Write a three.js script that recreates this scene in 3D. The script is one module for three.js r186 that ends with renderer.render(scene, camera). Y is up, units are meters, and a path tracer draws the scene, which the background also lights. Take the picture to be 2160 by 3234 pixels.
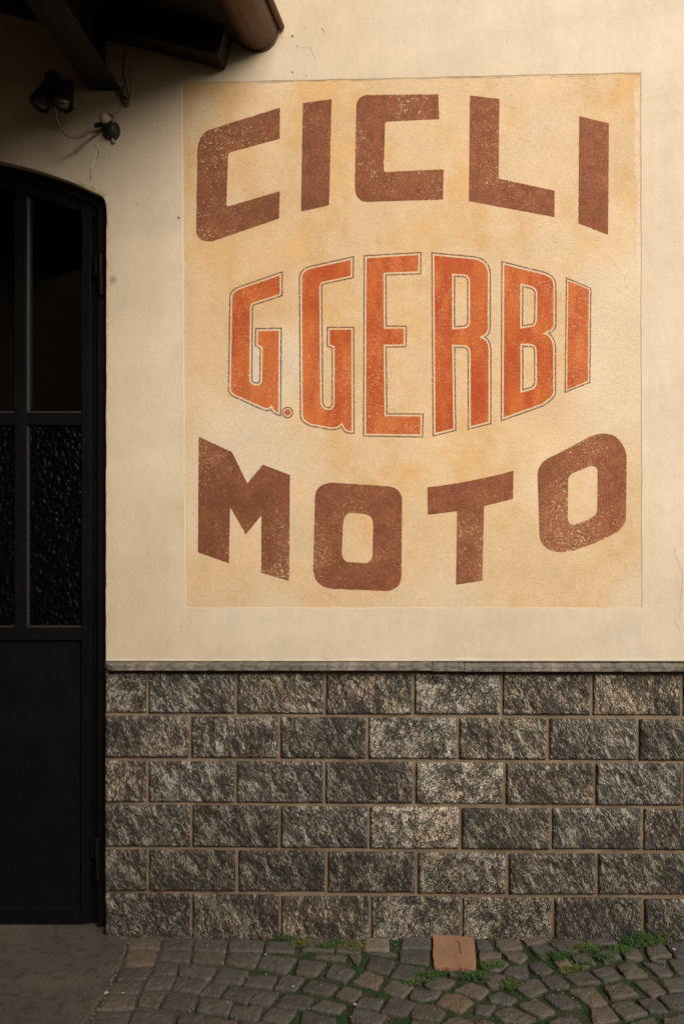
import * as THREE from 'three';
import { mergeGeometries, toCreasedNormals } from 'three/addons/utils/BufferGeometryUtils.js';
import { RoundedBoxGeometry } from 'three/addons/geometries/RoundedBoxGeometry.js';

// ---------------------------------------------------------------- camera, sky, sun, exposure
const UNIT = 900, EYE_X = 1364, EYE_Y = 1617, GROUND = 2955, DIST = 2.25;   // wall survey: 900 units to the metre, measured from the photograph's upper left
const scene = new THREE.Scene();
const camera = new THREE.PerspectiveCamera(2 * Math.atan(1617 / (DIST * UNIT)) * 180 / Math.PI, 683 / 1024, 0.05, 200);
camera.position.set(EYE_X / UNIT, (GROUND - EYE_Y) / UNIT, DIST);
camera.lookAt(EYE_X / UNIT, (GROUND - EYE_Y) / UNIT, 0);
camera.setViewOffset(683, 1024, -(EYE_X - 1080) * 683 / 2160, 0, 683, 1024);

const SKY = 0.18, SUN = 1.5, EXPOSURE = 3.6;
{
  const W = 256, H = 128, d = new Float32Array(W * H * 4);
  for (let j = 0; j < H; j++) {
    const el = ((j + 0.5) / H - 0.5) * Math.PI, s = Math.max(0, Math.sin(el));
    const L = SKY * (el > 0 ? 0.72 + 0.4 * s : 0.35);
    for (let i = 0; i < W; i++) d.set([L * 1.0, L * 0.89, L * 0.75, 1], (j * W + i) * 4);
  }
  const t = new THREE.DataTexture(d, W, H, THREE.RGBAFormat, THREE.FloatType);
  t.mapping = THREE.EquirectangularReflectionMapping; t.magFilter = THREE.LinearFilter; t.needsUpdate = true;
  scene.background = t; scene.environment = t;
}
const sun = new THREE.DirectionalLight(new THREE.Color().setRGB(1.0, 0.945, 0.86), SUN);
sun.name = 'sun';
sun.position.set(1.5 + 6.2, 1.5 + 7.0, 9.0); sun.target.position.set(1.5, 1.5, 0);
sun.castShadow = true; sun.shadow.radius = 86; sun.shadow.mapSize.set(2048, 2048);
Object.assign(sun.shadow.camera, { left: -5, right: 5, top: 5, bottom: -5, near: 0.5, far: 30 });
scene.add(sun, sun.target);

const renderer = new THREE.WebGLRenderer({ antialias: true });
renderer.setSize(683, 1024);
renderer.toneMapping = THREE.LinearToneMapping;
renderer.toneMappingExposure = EXPOSURE;
renderer.shadowMap.enabled = true;

// ---------------------------------------------------------------- helpers
let seed = 12345;
const rnd = () => { seed = (seed + 0x6d2b79f5) | 0; let t = Math.imul(seed ^ (seed >>> 15), 1 | seed); t = (t + Math.imul(t ^ (t >>> 7), 61 | t)) ^ t; return ((t ^ (t >>> 14)) >>> 0) / 4294967296; };
const rr = (a, b) => a + (b - a) * rnd();
const clamp = (x, a = 0, b = 1) => Math.min(b, Math.max(a, x)), lerp = (a, b, t) => a + (b - a) * t;
const sstep = (a, b, x) => { const t = clamp((x - a) / (b - a)); return t * t * (3 - 2 * t); };
const at = (px, py, z = 0) => new THREE.Vector3((EYE_X + (px - EYE_X) * (DIST - z) / DIST) / UNIT, (GROUND - EYE_Y - (py - EYE_Y) * (DIST - z) / DIST) / UNIT, z);   // a surveyed point at depth z before the wall
const hash = (x, y, s) => { let h = Math.imul(x, 374761393) ^ Math.imul(y, 668265263) ^ Math.imul(s, 1274126177); h = Math.imul(h ^ (h >>> 13), 1274126177); return ((h ^ (h >>> 16)) >>> 0) / 4294967296; };
function noise(x, y, px, py, s) {                      // value noise, repeating every px by py cells
  const ix = Math.floor(x), iy = Math.floor(y), fx = x - ix, fy = y - iy, u = fx * fx * (3 - 2 * fx), v = fy * fy * (3 - 2 * fy);
  const w = (a, n) => ((a % n) + n) % n, x0 = w(ix, px), x1 = w(ix + 1, px), y0 = w(iy, py), y1 = w(iy + 1, py);
  return lerp(lerp(hash(x0, y0, s), hash(x1, y0, s), u), lerp(hash(x0, y1, s), hash(x1, y1, s), u), v);
}
const BIG = 1 << 20;
const fbm = (x, y, oct, s, px = BIG, py = BIG) => { let a = 0.5, t = 0, n = 0; for (let i = 0; i < oct; i++) { t += a * noise(x, y, px, py, s + i * 7); n += a; a *= 0.5; x *= 2; y *= 2; px *= 2; py *= 2; } return t / n; };
const toS = (l) => 255 * (l <= 0.0031308 ? 12.92 * l : 1.055 * Math.pow(l, 1 / 2.4) - 0.055);
function tex(W, H, fn, color) {                         // fn(u, v) with v up -> [r, g, b] linear, or one number
  const d = new Uint8Array(W * H * 4);
  for (let j = 0; j < H; j++) for (let i = 0; i < W; i++) {
    const c = fn((i + 0.5) / W, (j + 0.5) / H, i, j), o = (j * W + i) * 4;
    if (color) { d[o] = clamp(toS(clamp(c[0])), 0, 255); d[o + 1] = clamp(toS(clamp(c[1])), 0, 255); d[o + 2] = clamp(toS(clamp(c[2])), 0, 255); }
    else d[o] = d[o + 1] = d[o + 2] = clamp(c) * 255;
    d[o + 3] = 255;
  }
  const t = new THREE.DataTexture(d, W, H, THREE.RGBAFormat);
  t.magFilter = THREE.LinearFilter; t.minFilter = THREE.LinearFilter; t.wrapS = t.wrapT = THREE.RepeatWrapping;
  if (color) t.colorSpace = THREE.SRGBColorSpace;
  t.needsUpdate = true;
  return t;
}
const sized = (t, w, h = w, x0 = 0, y0 = 0) => { const c = t.clone(); c.repeat.set(1 / w, 1 / h); c.offset.set(-x0 / w, -y0 / h); c.needsUpdate = true; return c; };   // uv is in metres
const mix3 = (a, b, t) => [lerp(a[0], b[0], t), lerp(a[1], b[1], t), lerp(a[2], b[2], t)];
const std = (o) => new THREE.MeshStandardMaterial({ roughness: 0.9, ...o });
const rgb = (r, g, b) => new THREE.Color().setRGB(r, g, b);

const used = new Map();
const numbered = (n) => { const k = used.get(n) ?? 0; used.set(n, k + 1); return k ? n + '_' + String(k).padStart(3, '0') : n; };
function part(name, geo, mat, parent) { const m = new THREE.Mesh(geo, mat); m.name = name; m.castShadow = m.receiveShadow = true; parent.add(m); return m; }
function thing(name, label, category, pos, extra = {}) {
  const g = new THREE.Group(); g.name = numbered(name); if (pos) g.position.copy(pos);
  g.userData = { label, category, ...extra }; scene.add(g); return g;
}
const box = (x0, x1, y0, y1, z0, z1, r = 0.002) => {
  const g = r ? new RoundedBoxGeometry(x1 - x0, y1 - y0, z1 - z0, 1, r) : new THREE.BoxGeometry(x1 - x0, y1 - y0, z1 - z0);
  g.translate((x0 + x1) / 2, (y0 + y1) / 2, (z0 + z1) / 2); return g;
};
const boxAt = (px0, px1, py0, py1, z0, z1, r) => { const a = at(px0, py1, z1), b = at(px1, py0, z1); return box(a.x, b.x, a.y, b.y, z0, z1, r); };   // its front face spans those surveyed bounds
function metreUV(g) {                                    // box mapping in metres
  const p = g.attributes.position, n = g.attributes.normal, uv = new Float32Array(p.count * 2);
  for (let i = 0; i < p.count; i++) {
    const ax = Math.abs(n.getX(i)), ay = Math.abs(n.getY(i)), az = Math.abs(n.getZ(i));
    if (az >= ax && az >= ay) uv.set([p.getX(i), p.getY(i)], i * 2); else if (ay >= ax) uv.set([p.getX(i), p.getZ(i)], i * 2); else uv.set([p.getZ(i), p.getY(i)], i * 2);
  }
  g.setAttribute('uv', new THREE.BufferAttribute(uv, 2)); return g;
}

// ---------------------------------------------------------------- textures
// limewashed plaster of the wall: soft clouding, stains, cracks
const WX0 = -100 / UNIT, WX1 = 2400 / UNIT, WY0 = (GROUND - 2130) / UNIT, WY1 = (GROUND + 100) / UNIT;
function wallTexture() {
  const W = 2048, H = 1824, c = document.createElement('canvas'); c.width = W; c.height = H;
  const k = c.getContext('2d'); k.fillStyle = '#000'; k.fillRect(0, 0, W, H);
  k.scale(W / 2500, H / 2230); k.translate(100, 100);
  const line = (pts, w, color) => { k.strokeStyle = color; k.lineWidth = w; k.lineJoin = 'round'; k.lineCap = 'round'; k.beginPath(); pts.forEach(([x, y], i) => (i ? k.lineTo(x, y) : k.moveTo(x, y))); k.stroke(); };
  const crack = (pts, w, color) => {
    const out = []; for (let i = 0; i < pts.length - 1; i++) { const [x0, y0] = pts[i], [x1, y1] = pts[i + 1], n = Math.max(2, Math.hypot(x1 - x0, y1 - y0) / 9 | 0); for (let j = 0; j < n; j++) out.push([lerp(x0, x1, j / n) + rr(-2, 2), lerp(y0, y1, j / n) + rr(-1, 1)]); }
    out.push(pts[pts.length - 1]); for (let i = 0; i + 1 < out.length; i++) line([out[i], out[i + 1]], w * rr(0.5, 1.3), color);
  };
  // red channel: dark cracks and dirt; green channel: bare pale filler; blue channel: ochre paint under the chipped edge
  crack([[2127, 1735], [2140, 1780], [2154, 1808], [2152, 1860], [2146, 1900], [2150, 1925], [2142, 1950]], 2.4, '#700000');
  crack([[2134, 1955], [2133, 1975], [2147, 1993], [2149, 2010]], 2.2, '#600000');
  crack([[2148, 1640], [2147, 1690], [2150, 1728]], 2, '#380000');
  crack([[398, 160], [392, 190], [388, 215], [394, 255], [404, 290]], 5, '#ff0000'); crack([[410, 220], [414, 290]], 3, '#d00000');
  crack([[386, 330], [372, 350], [352, 372]], 4, '#c04000'); crack([[300, 455], [304, 470], [309, 490]], 5, '#c00000');
  line([[305, 472], [309, 485], [303, 500], [298, 512], [293, 526]], 8, '#00e000'); crack([[311, 470], [311, 490], [304, 502]], 3, '#ff2000');
  crack([[291, 530], [286, 548], [284, 575]], 3, '#d00000');
  crack([[950, 152], [978, 152], [985, 148]], 2, '#800000'); crack([[978, 152], [990, 172], [996, 185]], 2, '#800000');
  crack([[1018, 90], [1026, 100], [1022, 112]], 3, '#a00000');
  crack([[590, 1925], [640, 1930]], 2, '#400000'); crack([[1450, 2000], [1500, 2040]], 2, '#300000');
  for (const [x, y, r] of [[924, 114, 5], [892, 120, 3], [940, 147, 3], [924, 228, 4], [961, 90, 2], [968, 240, 2], [435, 644, 3], [565, 688, 5], [1180, 60, 2], [1600, 130, 2]]) { k.fillStyle = '#e00000'; k.beginPath(); k.ellipse(x, y, r, r * 0.7, 0.4, 0, 7); k.fill(); }
  for (let i = 0; i < 90; i++) { k.fillStyle = 'rgba(200,0,0,' + rr(0.15, 0.5) + ')'; k.beginPath(); k.arc(rr(340, 2300), rr(0, 2080), rr(0.8, 1.8), 0, 7); k.fill(); }
  for (let i = 0; i < 46; i++) { k.fillStyle = 'rgba(150,0,0,' + rr(0.1, 0.35) + ')'; k.beginPath(); k.arc(362 + rr(-22, 26), 1430 + rr(-40, 40), rr(0.8, 2.2), 0, 7); k.fill(); }
  for (let i = 0; i < 26; i++) { k.fillStyle = 'rgba(150,0,0,' + rr(0.1, 0.3) + ')'; k.beginPath(); k.arc(362 + rr(-16, 20), 1915 + rr(-40, 40), rr(0.8, 2.2), 0, 7); k.fill(); }
  const g1 = k.createRadialGradient(357, 884, 0, 357, 884, 20); g1.addColorStop(0, 'rgba(255,0,0,.8)'); g1.addColorStop(0.4, 'rgba(255,0,0,.35)'); g1.addColorStop(1, 'rgba(255,0,0,0)'); k.fillStyle = g1; k.fillRect(320, 850, 70, 70);
  for (const [x, y] of [[385, 305], [399, 316], [390, 321], [404, 312]]) { k.fillStyle = '#a03000'; k.beginPath(); k.arc(x, y, 9, 0, 7); k.fill(); }
  for (let i = 0; i < 170; i++) { const y = 640 + 1450 * Math.pow(rnd(), 1.2); k.fillStyle = 'rgb(0,0,' + (rr(90, 220) | 0) + ')'; k.beginPath(); k.ellipse(337 + rr(0, 6) * (y < 1150 ? 1.2 : 0.6), y, rr(1, 3.4), rr(2, 11), 0, 0, 7); k.fill(); }
  for (let i = 0; i < 60; i++) { const x = rr(235, 337), y = 509 + 0.00042 * (x + 235) ** 2 - 23 + rr(-12, 2); k.fillStyle = 'rgb(' + (rr(0, 90) | 0) + ',0,' + (rr(90, 230) | 0) + ')'; k.beginPath(); k.ellipse(x, y, rr(2, 8), rr(1, 3), 0.35, 0, 7); k.fill(); }
  for (let i = 0; i < 240; i++) { k.fillStyle = 'rgba(0,' + (rr(120, 255) | 0) + ',0,' + rr(0.15, 0.5) + ')'; k.beginPath(); k.ellipse(rr(345, 2300), 2086 + rr(-7, 6), rr(6, 40), rr(1, 4), 0, 0, 7); k.fill(); }
  const img = k.getImageData(0, 0, W, H).data;
  const base = [0.605, 0.485, 0.343], pale = [0.635, 0.527, 0.402], warm = [0.59, 0.455, 0.297];
  return tex(W, H, (u, v, i, j) => {
    const x = u * 2.78, y = v * 2.48, o = ((H - 1 - j) * W + i) * 4;
    const n = fbm(x * 1.7 + 3, y * 1.3, 3, 5), f = fbm(x * 9, y * 7, 3, 31), g = noise(x * 330, y * 330, BIG, BIG, 77), h = fbm(x * 60, y * 30, 2, 63);
    let c = mix3(base, n > 0.5 ? pale : warm, clamp(Math.abs(n - 0.5) * 3.2));
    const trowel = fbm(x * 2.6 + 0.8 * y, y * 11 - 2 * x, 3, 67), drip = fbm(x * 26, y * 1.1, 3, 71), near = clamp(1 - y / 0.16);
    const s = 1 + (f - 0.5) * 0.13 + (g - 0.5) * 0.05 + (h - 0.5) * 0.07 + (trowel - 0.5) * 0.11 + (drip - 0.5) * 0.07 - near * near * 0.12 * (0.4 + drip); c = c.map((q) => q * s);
    c = mix3(c, [0.5, 0.31, 0.09], img[o + 2] / 255 * 0.75); c = mix3(c, [0.72, 0.66, 0.56], img[o + 1] / 255 * 0.8); c = mix3(c, [0.07, 0.045, 0.025], img[o] / 255 * 0.85);
    return c;
  }, true);
}
// relief shared by the plaster surfaces (height)
const plasterRelief = tex(1024, 1024, (u, v) => {
  const a = fbm(u * 9, v * 9, 4, 3, 9, 9), b = fbm(u * 90, v * 60, 2, 41, 90, 60), pit = noise(u * 70, v * 110, 70, 110, 15);
  return 0.62 * a + 0.3 * b + 0.1 - (pit > 0.9 ? (pit - 0.9) * 3.5 : 0);
});
const oldPlasterRelief = tex(1024, 1024, (u, v) => {
  const w = 0.02 * fbm(u * 6, v * 6, 2, 9, 6, 6), a = fbm(u * 12, v * 12, 3, 23, 12, 12), b = fbm((u + w) * 70, v * 150, 2, 51, 70, 150);
  const pit = noise((u + w) * 60, v * 130, 60, 130, 19), rim = sstep(0.78, 0.84, pit) - 2.2 * sstep(0.86, 0.92, pit);
  return 0.42 + 0.25 * (a - 0.5) + 0.28 * (b - 0.5) + 0.18 * rim;
});

// ---------------------------------------------------------------- the wall sign: lettering as paths in survey units
const SIGN = { x0: 560, x1: 2040, y0: 215, y1: 1935 };
function signTexture() {
  const W = 1776, H = 2048, sheet = () => { const c = document.createElement('canvas'); c.width = W; c.height = H; const k = c.getContext('2d'); k.scale(W / (SIGN.x1 - SIGN.x0), H / (SIGN.y1 - SIGN.y0)); k.translate(-SIGN.x0, -SIGN.y0); k.lineJoin = 'miter'; return k; };
  const brown = sheet(), orange = sheet(), band = sheet(), edge = sheet(), wash = sheet();
  const draw = (k, d, [ox, oy, s]) => { k.save(); k.translate(ox, oy); k.scale(1 / s, 1 / s); const p = new Path2D(d); k.restore(); return p; };
  const into = (k, [ox, oy, s], f) => { k.save(); k.translate(ox, oy); k.scale(1 / s, 1 / s); f(s); k.restore(); };
  const F1 = [550, 200, 1.96], F2 = [1300, 200, 1.96], F3 = [680, 760, 2.613], F4 = [1120, 760, 3.5575], F5 = [1330, 760, 2.613], F6 = [560, 1340, 2.063], F7 = [1280, 1340, 1.912];
  for (const [f, d] of [
    [F1, 'M655 272L225 408Q152 432 145 540L137 1030Q140 1112 240 1101L650 960L655 790L345 882Q322 885 325 865L335 575Q338 552 357 547L655 467Z'],
    [F1, 'M797 245L975 220L960 878L785 918Z'],
    [F1, 'M1635 190L1200 195Q1125 200 1127 275L1118 770Q1125 858 1195 857L1665 843L1668 655L1320 670Q1298 670 1298 655L1305 380Q1307 360 1325 360L1640 345Z'],
    [F2, 'M360 197L543 220L538 712L884 787L884 952L353 853Z'],
    [F2, 'M1036 325L1220 370L1215 1062L1030 990Z'],
    [F6, 'M140 80L357 180L457 385L558 262L735 330L730 1022L548 968L548 595L447 718L345 540L338 907L135 835Z'],
    [F6, 'M1010 380L1370 403Q1462 412 1465 500L1460 990Q1455 1080 1360 1087L1010 1073Q895 1060 885 950L897 480Q900 388 1010 380ZM1130 577Q1085 580 1080 650L1072 840Q1075 890 1120 898L1225 905Q1268 900 1272 850L1277 650Q1272 592 1220 585Z'],
    [F7, 'M133 380Q400 350 652 280L650 450L475 495L465 945L305 970L312 525L135 548Z'],
    [F7, 'M860 205Q980 150 1090 85Q1190 30 1270 75Q1335 130 1335 210L1332 560Q1328 620 1270 655Q1150 720 1050 750Q940 790 870 760Q805 725 808 650L797 310Q800 240 860 205ZM1010 295Q985 310 982 340L980 560Q978 605 1020 608L1110 572Q1155 550 1157 520L1160 285Q1155 245 1110 255Z'],
  ]) into(brown, f, () => { brown.fillStyle = '#fff'; brown.fill(new Path2D(d), 'evenodd'); });
  const gerbi = [
    [F3, 'M553 258L205 378Q125 405 122 470L110 1215Q108 1260 150 1285L400 1398Q440 1410 460 1390Q475 1430 540 1443L545 722L335 725L332 868L372 890L368 1150Q365 1178 340 1175Q305 1170 302 1140L308 545Q310 532 325 528L553 452Z'],
    [F3, 'M1140 132L780 213Q695 235 695 310L703 1440Q705 1500 790 1530L950 1560Q1020 1560 1040 1535Q1060 1585 1110 1590L1145 1587L1142 715L925 715L925 870L965 885L965 1340Q962 1378 930 1378Q892 1375 887 1330L878 380Q878 360 900 355L1138 305Z'],
    [F4, 'M108 170L745 132L740 370L350 385L355 960L580 960L577 1190L352 1195L362 1945L768 1948L762 2205L100 2195Z'],
    [F5, 'M88 100L430 132Q570 150 570 290L568 720Q565 775 525 795Q570 820 575 900L575 1510L388 1555L388 930Q385 880 350 882L275 878L285 1565L98 1612ZM275 292L275 710L340 705Q382 705 383 665L383 335Q380 302 350 298Z'],
    [F5, 'M665 172L1020 262Q1108 290 1110 370L1110 690Q1108 740 1050 765Q1100 790 1108 890L1108 1250Q1108 1300 1000 1365L660 1485ZM838 377L835 702L900 692Q930 690 935 650L938 440Q938 405 900 392ZM838 870L838 1230L900 1213Q932 1205 935 1160L935 920Q935 878 905 872Z'],
    [F5, 'M1197 308L1398 392L1390 1170L1187 1250Z'],
    [F3, 'M639 1418A42 42 0 1 1 555 1418A42 42 0 1 1 639 1418Z'],
  ];
  for (const [f, d] of gerbi) {
    const p = new Path2D(d);
    into(orange, f, (s) => { orange.fillStyle = '#fff'; orange.fill(p, 'evenodd'); orange.strokeStyle = '#000'; orange.lineWidth = (d.length < 70 ? 12 : 15.5) * s; orange.globalCompositeOperation = 'destination-out'; orange.stroke(p); orange.globalCompositeOperation = 'source-over'; });
    into(band, f, () => { band.fillStyle = '#fff'; band.fill(p, 'evenodd'); });
    into(edge, f, (s) => { edge.strokeStyle = '#fff'; edge.lineWidth = 4.2 * s; edge.stroke(p); });
  }
  // pale lime runs left along the rim by the newer plaster, and the damp marks under the top edge
  wash.strokeStyle = 'rgba(255,0,0,.8)'; wash.lineWidth = 14;
  for (const [x0, y0, x1, y1] of [[2014, 244, 2016, 860], [2008, 250, 2010, 560], [582, 420, 586, 1300]]) for (let y = y0; y < y1; y += 8) { wash.globalAlpha = x0 > 1000 ? rr(0.35, 0.9) : rr(0.05, 0.3); wash.lineWidth = rr(6, 16); wash.beginPath(); wash.moveTo(lerp(x0, x1, (y - y0) / (y1 - y0)), y); wash.lineTo(x1, y + 9); wash.stroke(); }
  wash.globalAlpha = 1; wash.strokeStyle = 'rgba(255,0,0,.5)';
  for (let i = 0; i < 130; i++) { wash.globalAlpha = rr(0.1, 0.6); wash.lineWidth = rr(1, 3); const x = rr(600, 2010), y = (x > 1650 ? 240 : 262) + rr(-4, 22) ** 1; wash.beginPath(); wash.moveTo(x, y); wash.lineTo(x + rr(10, 60), y + rr(-3, 3)); wash.stroke(); }
  wash.strokeStyle = 'rgba(0,255,0,1)';
  for (let i = 0; i < 46; i++) { wash.globalAlpha = rr(0.2, 0.7); wash.lineWidth = rr(1.5, 3); const x = rr(600, 2010), y = lerp(262, 233, (x - 576) / 1446) + rr(-2, 4); wash.beginPath(); wash.moveTo(x, y); wash.lineTo(x + rr(20, 70), y + rr(-3, 1)); wash.stroke(); }
  for (let i = 0; i < 380; i++) { const top = i < 110; wash.globalAlpha = rr(0.15, 0.7); wash.lineWidth = rr(1, 2.4); const x = top ? rr(1450, 1960) : rr(590, 2010), y = top ? rr(245, 480) : rr(270, 1900); wash.beginPath(); wash.moveTo(x, y); wash.lineTo(x + rr(2, 9), y + rr(-1.5, 3)); wash.stroke(); }
  const px = [brown, orange, band, edge, wash].map((k) => k.getImageData(0, 0, W, H).data);
  const ground = [0.615, 0.432, 0.252], ochre = [0.575, 0.357, 0.165], cream = [0.64, 0.508, 0.355];
  return tex(W, H, (u, v, i, j) => {
    const x = u * 1.644, y = v * 1.911, o = ((H - 1 - j) * W + i) * 4;
    const wob = (noise(x * 160, y * 160, BIG, BIG, 7) - 0.5) * 1.5, wob2 = (noise(x * 160, y * 160, BIG, BIG, 8) - 0.5) * 1.5;
    const oo = (clamp(Math.round(H - 1 - j + wob2), 0, H - 1) * W + clamp(Math.round(i + wob), 0, W - 1)) * 4;
    const big = fbm(x * 2.2, y * 1.4, 3, 11), run = fbm(x * 14, y * 1.6, 3, 13), mid = fbm(x * 7, y * 7, 3, 17), fine = noise(x * 420, y * 420, BIG, BIG, 21), speck = noise(x * 370, y * 430, BIG, BIG, 25), dash = noise(x * 130, y * 420, BIG, BIG, 29), sp2 = noise(x * 170, y * 190, BIG, BIG, 35);
    const bl = fbm(x * 3.1 + 5, y * 2.3 + 2, 3, 39);
    let c = mix3(ground, ochre, clamp((0.28 * big + 0.16 * run + 0.28 * mid + 0.28 * fbm(x * 22, y * 20, 3, 59) - 0.46) * 5.5)); c = mix3(c, cream, clamp((bl - 0.43) * 3.6) * 0.85);
    const t = 1 + (fine - 0.5) * 0.16 + (mid - 0.5) * 0.2 + (sp2 - 0.5) * 0.07 + (dash - 0.5) * 0.08; c = c.map((q) => q * t * (1 - 0.2 * sstep(0.86, 0.97, 0.6 * dash + 0.4 * sp2) + 0.12 * sstep(0.84, 0.97, 0.5 * speck + 0.5 * dash)));
    const bare = c, thin = fbm(x * 5, y * 5, 3, 43), low = clamp(1 - y / 0.75);
    const wear = clamp(sstep(0.60 - 0.14 * low * sstep(0.4, 0.7, thin), 0.9, 0.55 * speck + 0.3 * dash + 0.15 * sp2 + 0.26 * (thin - 0.5)) * 1.1 + 0.42 * low * sstep(0.5, 0.78, thin) * sp2);
    const ink = px[0][oo + 3] / 255 * (1 - 0.75 * sstep(0.8, 0.9, 0.6 * sp2 + 0.4 * thin + 0.08 * speck));
    if (ink) { const b = mix3([0.15, 0.045, 0.0175], [0.285, 0.093, 0.036], clamp(0.2 + 0.42 * clamp(x / 1.5) + 0.75 * (fbm(x * 40, y * 34, 2, 47) - 0.5) + 0.4 * (thin - 0.5) + 0.7 * (fine - 0.5) + 0.5 * (speck - 0.5))); c = mix3(c, mix3(b, mix3(bare, [0.5, 0.27, 0.12], 0.5), wear * 0.45), ink); }
    if (px[2][oo + 3]) c = mix3(c, mix3(bare, cream, 0.22), px[2][oo + 3] / 255 * (0.5 + 0.5 * clamp(1 - Math.abs(px[1][oo + 3] / 255 - 0)) ) * (px[1][oo + 3] || nearEdge(px[3], oo, W, H, o) ? 1 : 0));
    const org = px[1][oo + 3] / 255;
    if (org) { const b = mix3([0.38, 0.056, 0.009], [0.53, 0.142, 0.028], clamp(0.5 + 1.2 * (fbm(x * 34, y * 12, 2, 53) - 0.5) + 1.2 * (bl - 0.5) + 0.5 * (fine - 0.5))); c = mix3(c, mix3(b, mix3(bare, [0.62, 0.34, 0.14], 0.4), wear * 0.5), org); }
    const ln = px[3][oo + 3] / 255;
    if (ln) c = mix3(c, [0.125, 0.056, 0.038], ln * (0.95 - 0.4 * wear) * (speck > 0.8 ? 0.4 : 1));
    c = mix3(c, [0.72, 0.66, 0.58], px[4][o] / 255 * px[4][o + 3] / 255 * (0.25 + 0.4 * noise(x * 90, y * 60, BIG, BIG, 57))); c = mix3(c, [0.1, 0.06, 0.03], px[4][o + 1] / 255 * px[4][o + 3] / 255 * 0.7);
    return c;
  }, true);
  function nearEdge(e, oo, W, H) { for (const [dx, dy] of [[0, 0], [8, 0], [-8, 0], [0, 8], [0, -8], [12, 0], [-12, 0], [0, 12], [0, -12], [4, 0], [-4, 0], [0, 4], [0, -4], [6, 6], [-6, 6], [6, -6], [-6, -6]]) { const q = oo + (dy * W + dx) * 4 + 3; if (e[q] > 20) return true; } return false; }
}

// rough granite with slanting or level flecks: brightness doubles as relief
function fleck(nu, nv, shear, s, lo, hi) {
  return (u, v) => {
    const w = 0.03 * (fbm(u * 5, v * 5, 2, s + 3, 5, 5) - 0.5) + 0.008 * (noise(u * 40, v * 40, 40, 40, s + 4) - 0.5), a = u + shear * v + w, b = v + 0.01 * (noise(u * 50, v * 30, 50, 30, s + 5) - 0.5);
    const n = 0.42 * noise(a * nu, b * nv, nu, nv, s) + 0.33 * noise(a * nu * 2, b * nv * 2, nu * 2, nv * 2, s + 1) + 0.25 * noise(u * 300, v * 260, 300, 260, s + 2);
    const m = fbm(u * 4, v * 4, 3, s + 9, 4, 4), q = (nu / 5) | 0, p = (nv / 5) | 0, k = fbm(a * q, b * p, 2, s + 15, q, p), c = Math.abs(noise(a * q * 2, b * p, q * 2, p, s + 21) - 0.5) * 2;
    return sstep(lo, hi, 0.7 * n + 0.3 * k + 0.24 * (m - 0.5) - 0.1 * sstep(0.16, 0, c));
  };
}
const GNEISS = [fleck(130, 60, 0.5, 201, 0.29, 0.76), fleck(120, 96, 0, 301, 0.27, 0.74), fleck(140, 56, 0.25, 401, 0.30, 0.77)];
const gneissMaps = GNEISS.map((f, q) => {
  const D = [0.018, 0.0152, 0.0125], M = [0.093, 0.078, 0.062], L = [0.38, 0.338, 0.283], N = 1024, h = new Float32Array(N * N);
  const color = tex(N, N, (u, v, i, j) => {
    const t = f(u, v), tint = fbm(u * 6, v * 6, 3, 501 + q, 6, 6), gr = noise(u * 260, v * 260, 260, 260, 511 + q); h[j * N + i] = t;
    let c = t < 0.5 ? mix3(D, M, t * 2) : mix3(M, L, (t - 0.5) * 2);
    c = mix3(c, [c[0] * 1.03, c[1] * 0.95, c[2] * 0.85], clamp((tint - 0.48) * 3)); c = mix3(c, [c[0] * 0.96, c[1] * 1.0, c[2] * 0.84], clamp((0.4 - tint) * 3));
    const s = 0.62 + 0.76 * gr; return c.map((x) => x * s);
  }, true);
  const relief = tex(N, N, (u, v, i, j) => 0.25 + 0.5 * h[j * N + i] + 0.25 * noise(u * 200, v * 200, 200, 200, 521 + q));
  return { color, relief };
});
const BLOCK_TILE = 0.46;
const blockMaterials = [];
for (const [q, tones] of [[0, [[1, 1, 1], [0.8, 0.78, 0.74], [1.15, 1.08, 0.98], [0.66, 0.64, 0.6]]], [1, [[1.15, 1.13, 1.1], [0.95, 0.92, 0.86], [1.4, 1.36, 1.3]]], [2, [[1, 0.97, 0.92], [0.76, 0.75, 0.7], [1.2, 1.12, 1]]]])
  for (const t of tones) blockMaterials.push({ q, m: std({ map: sized(gneissMaps[q].color, BLOCK_TILE), bumpMap: sized(gneissMaps[q].relief, BLOCK_TILE), bumpScale: 0.003, color: rgb(...t), roughness: 0.88 }) });

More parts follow.
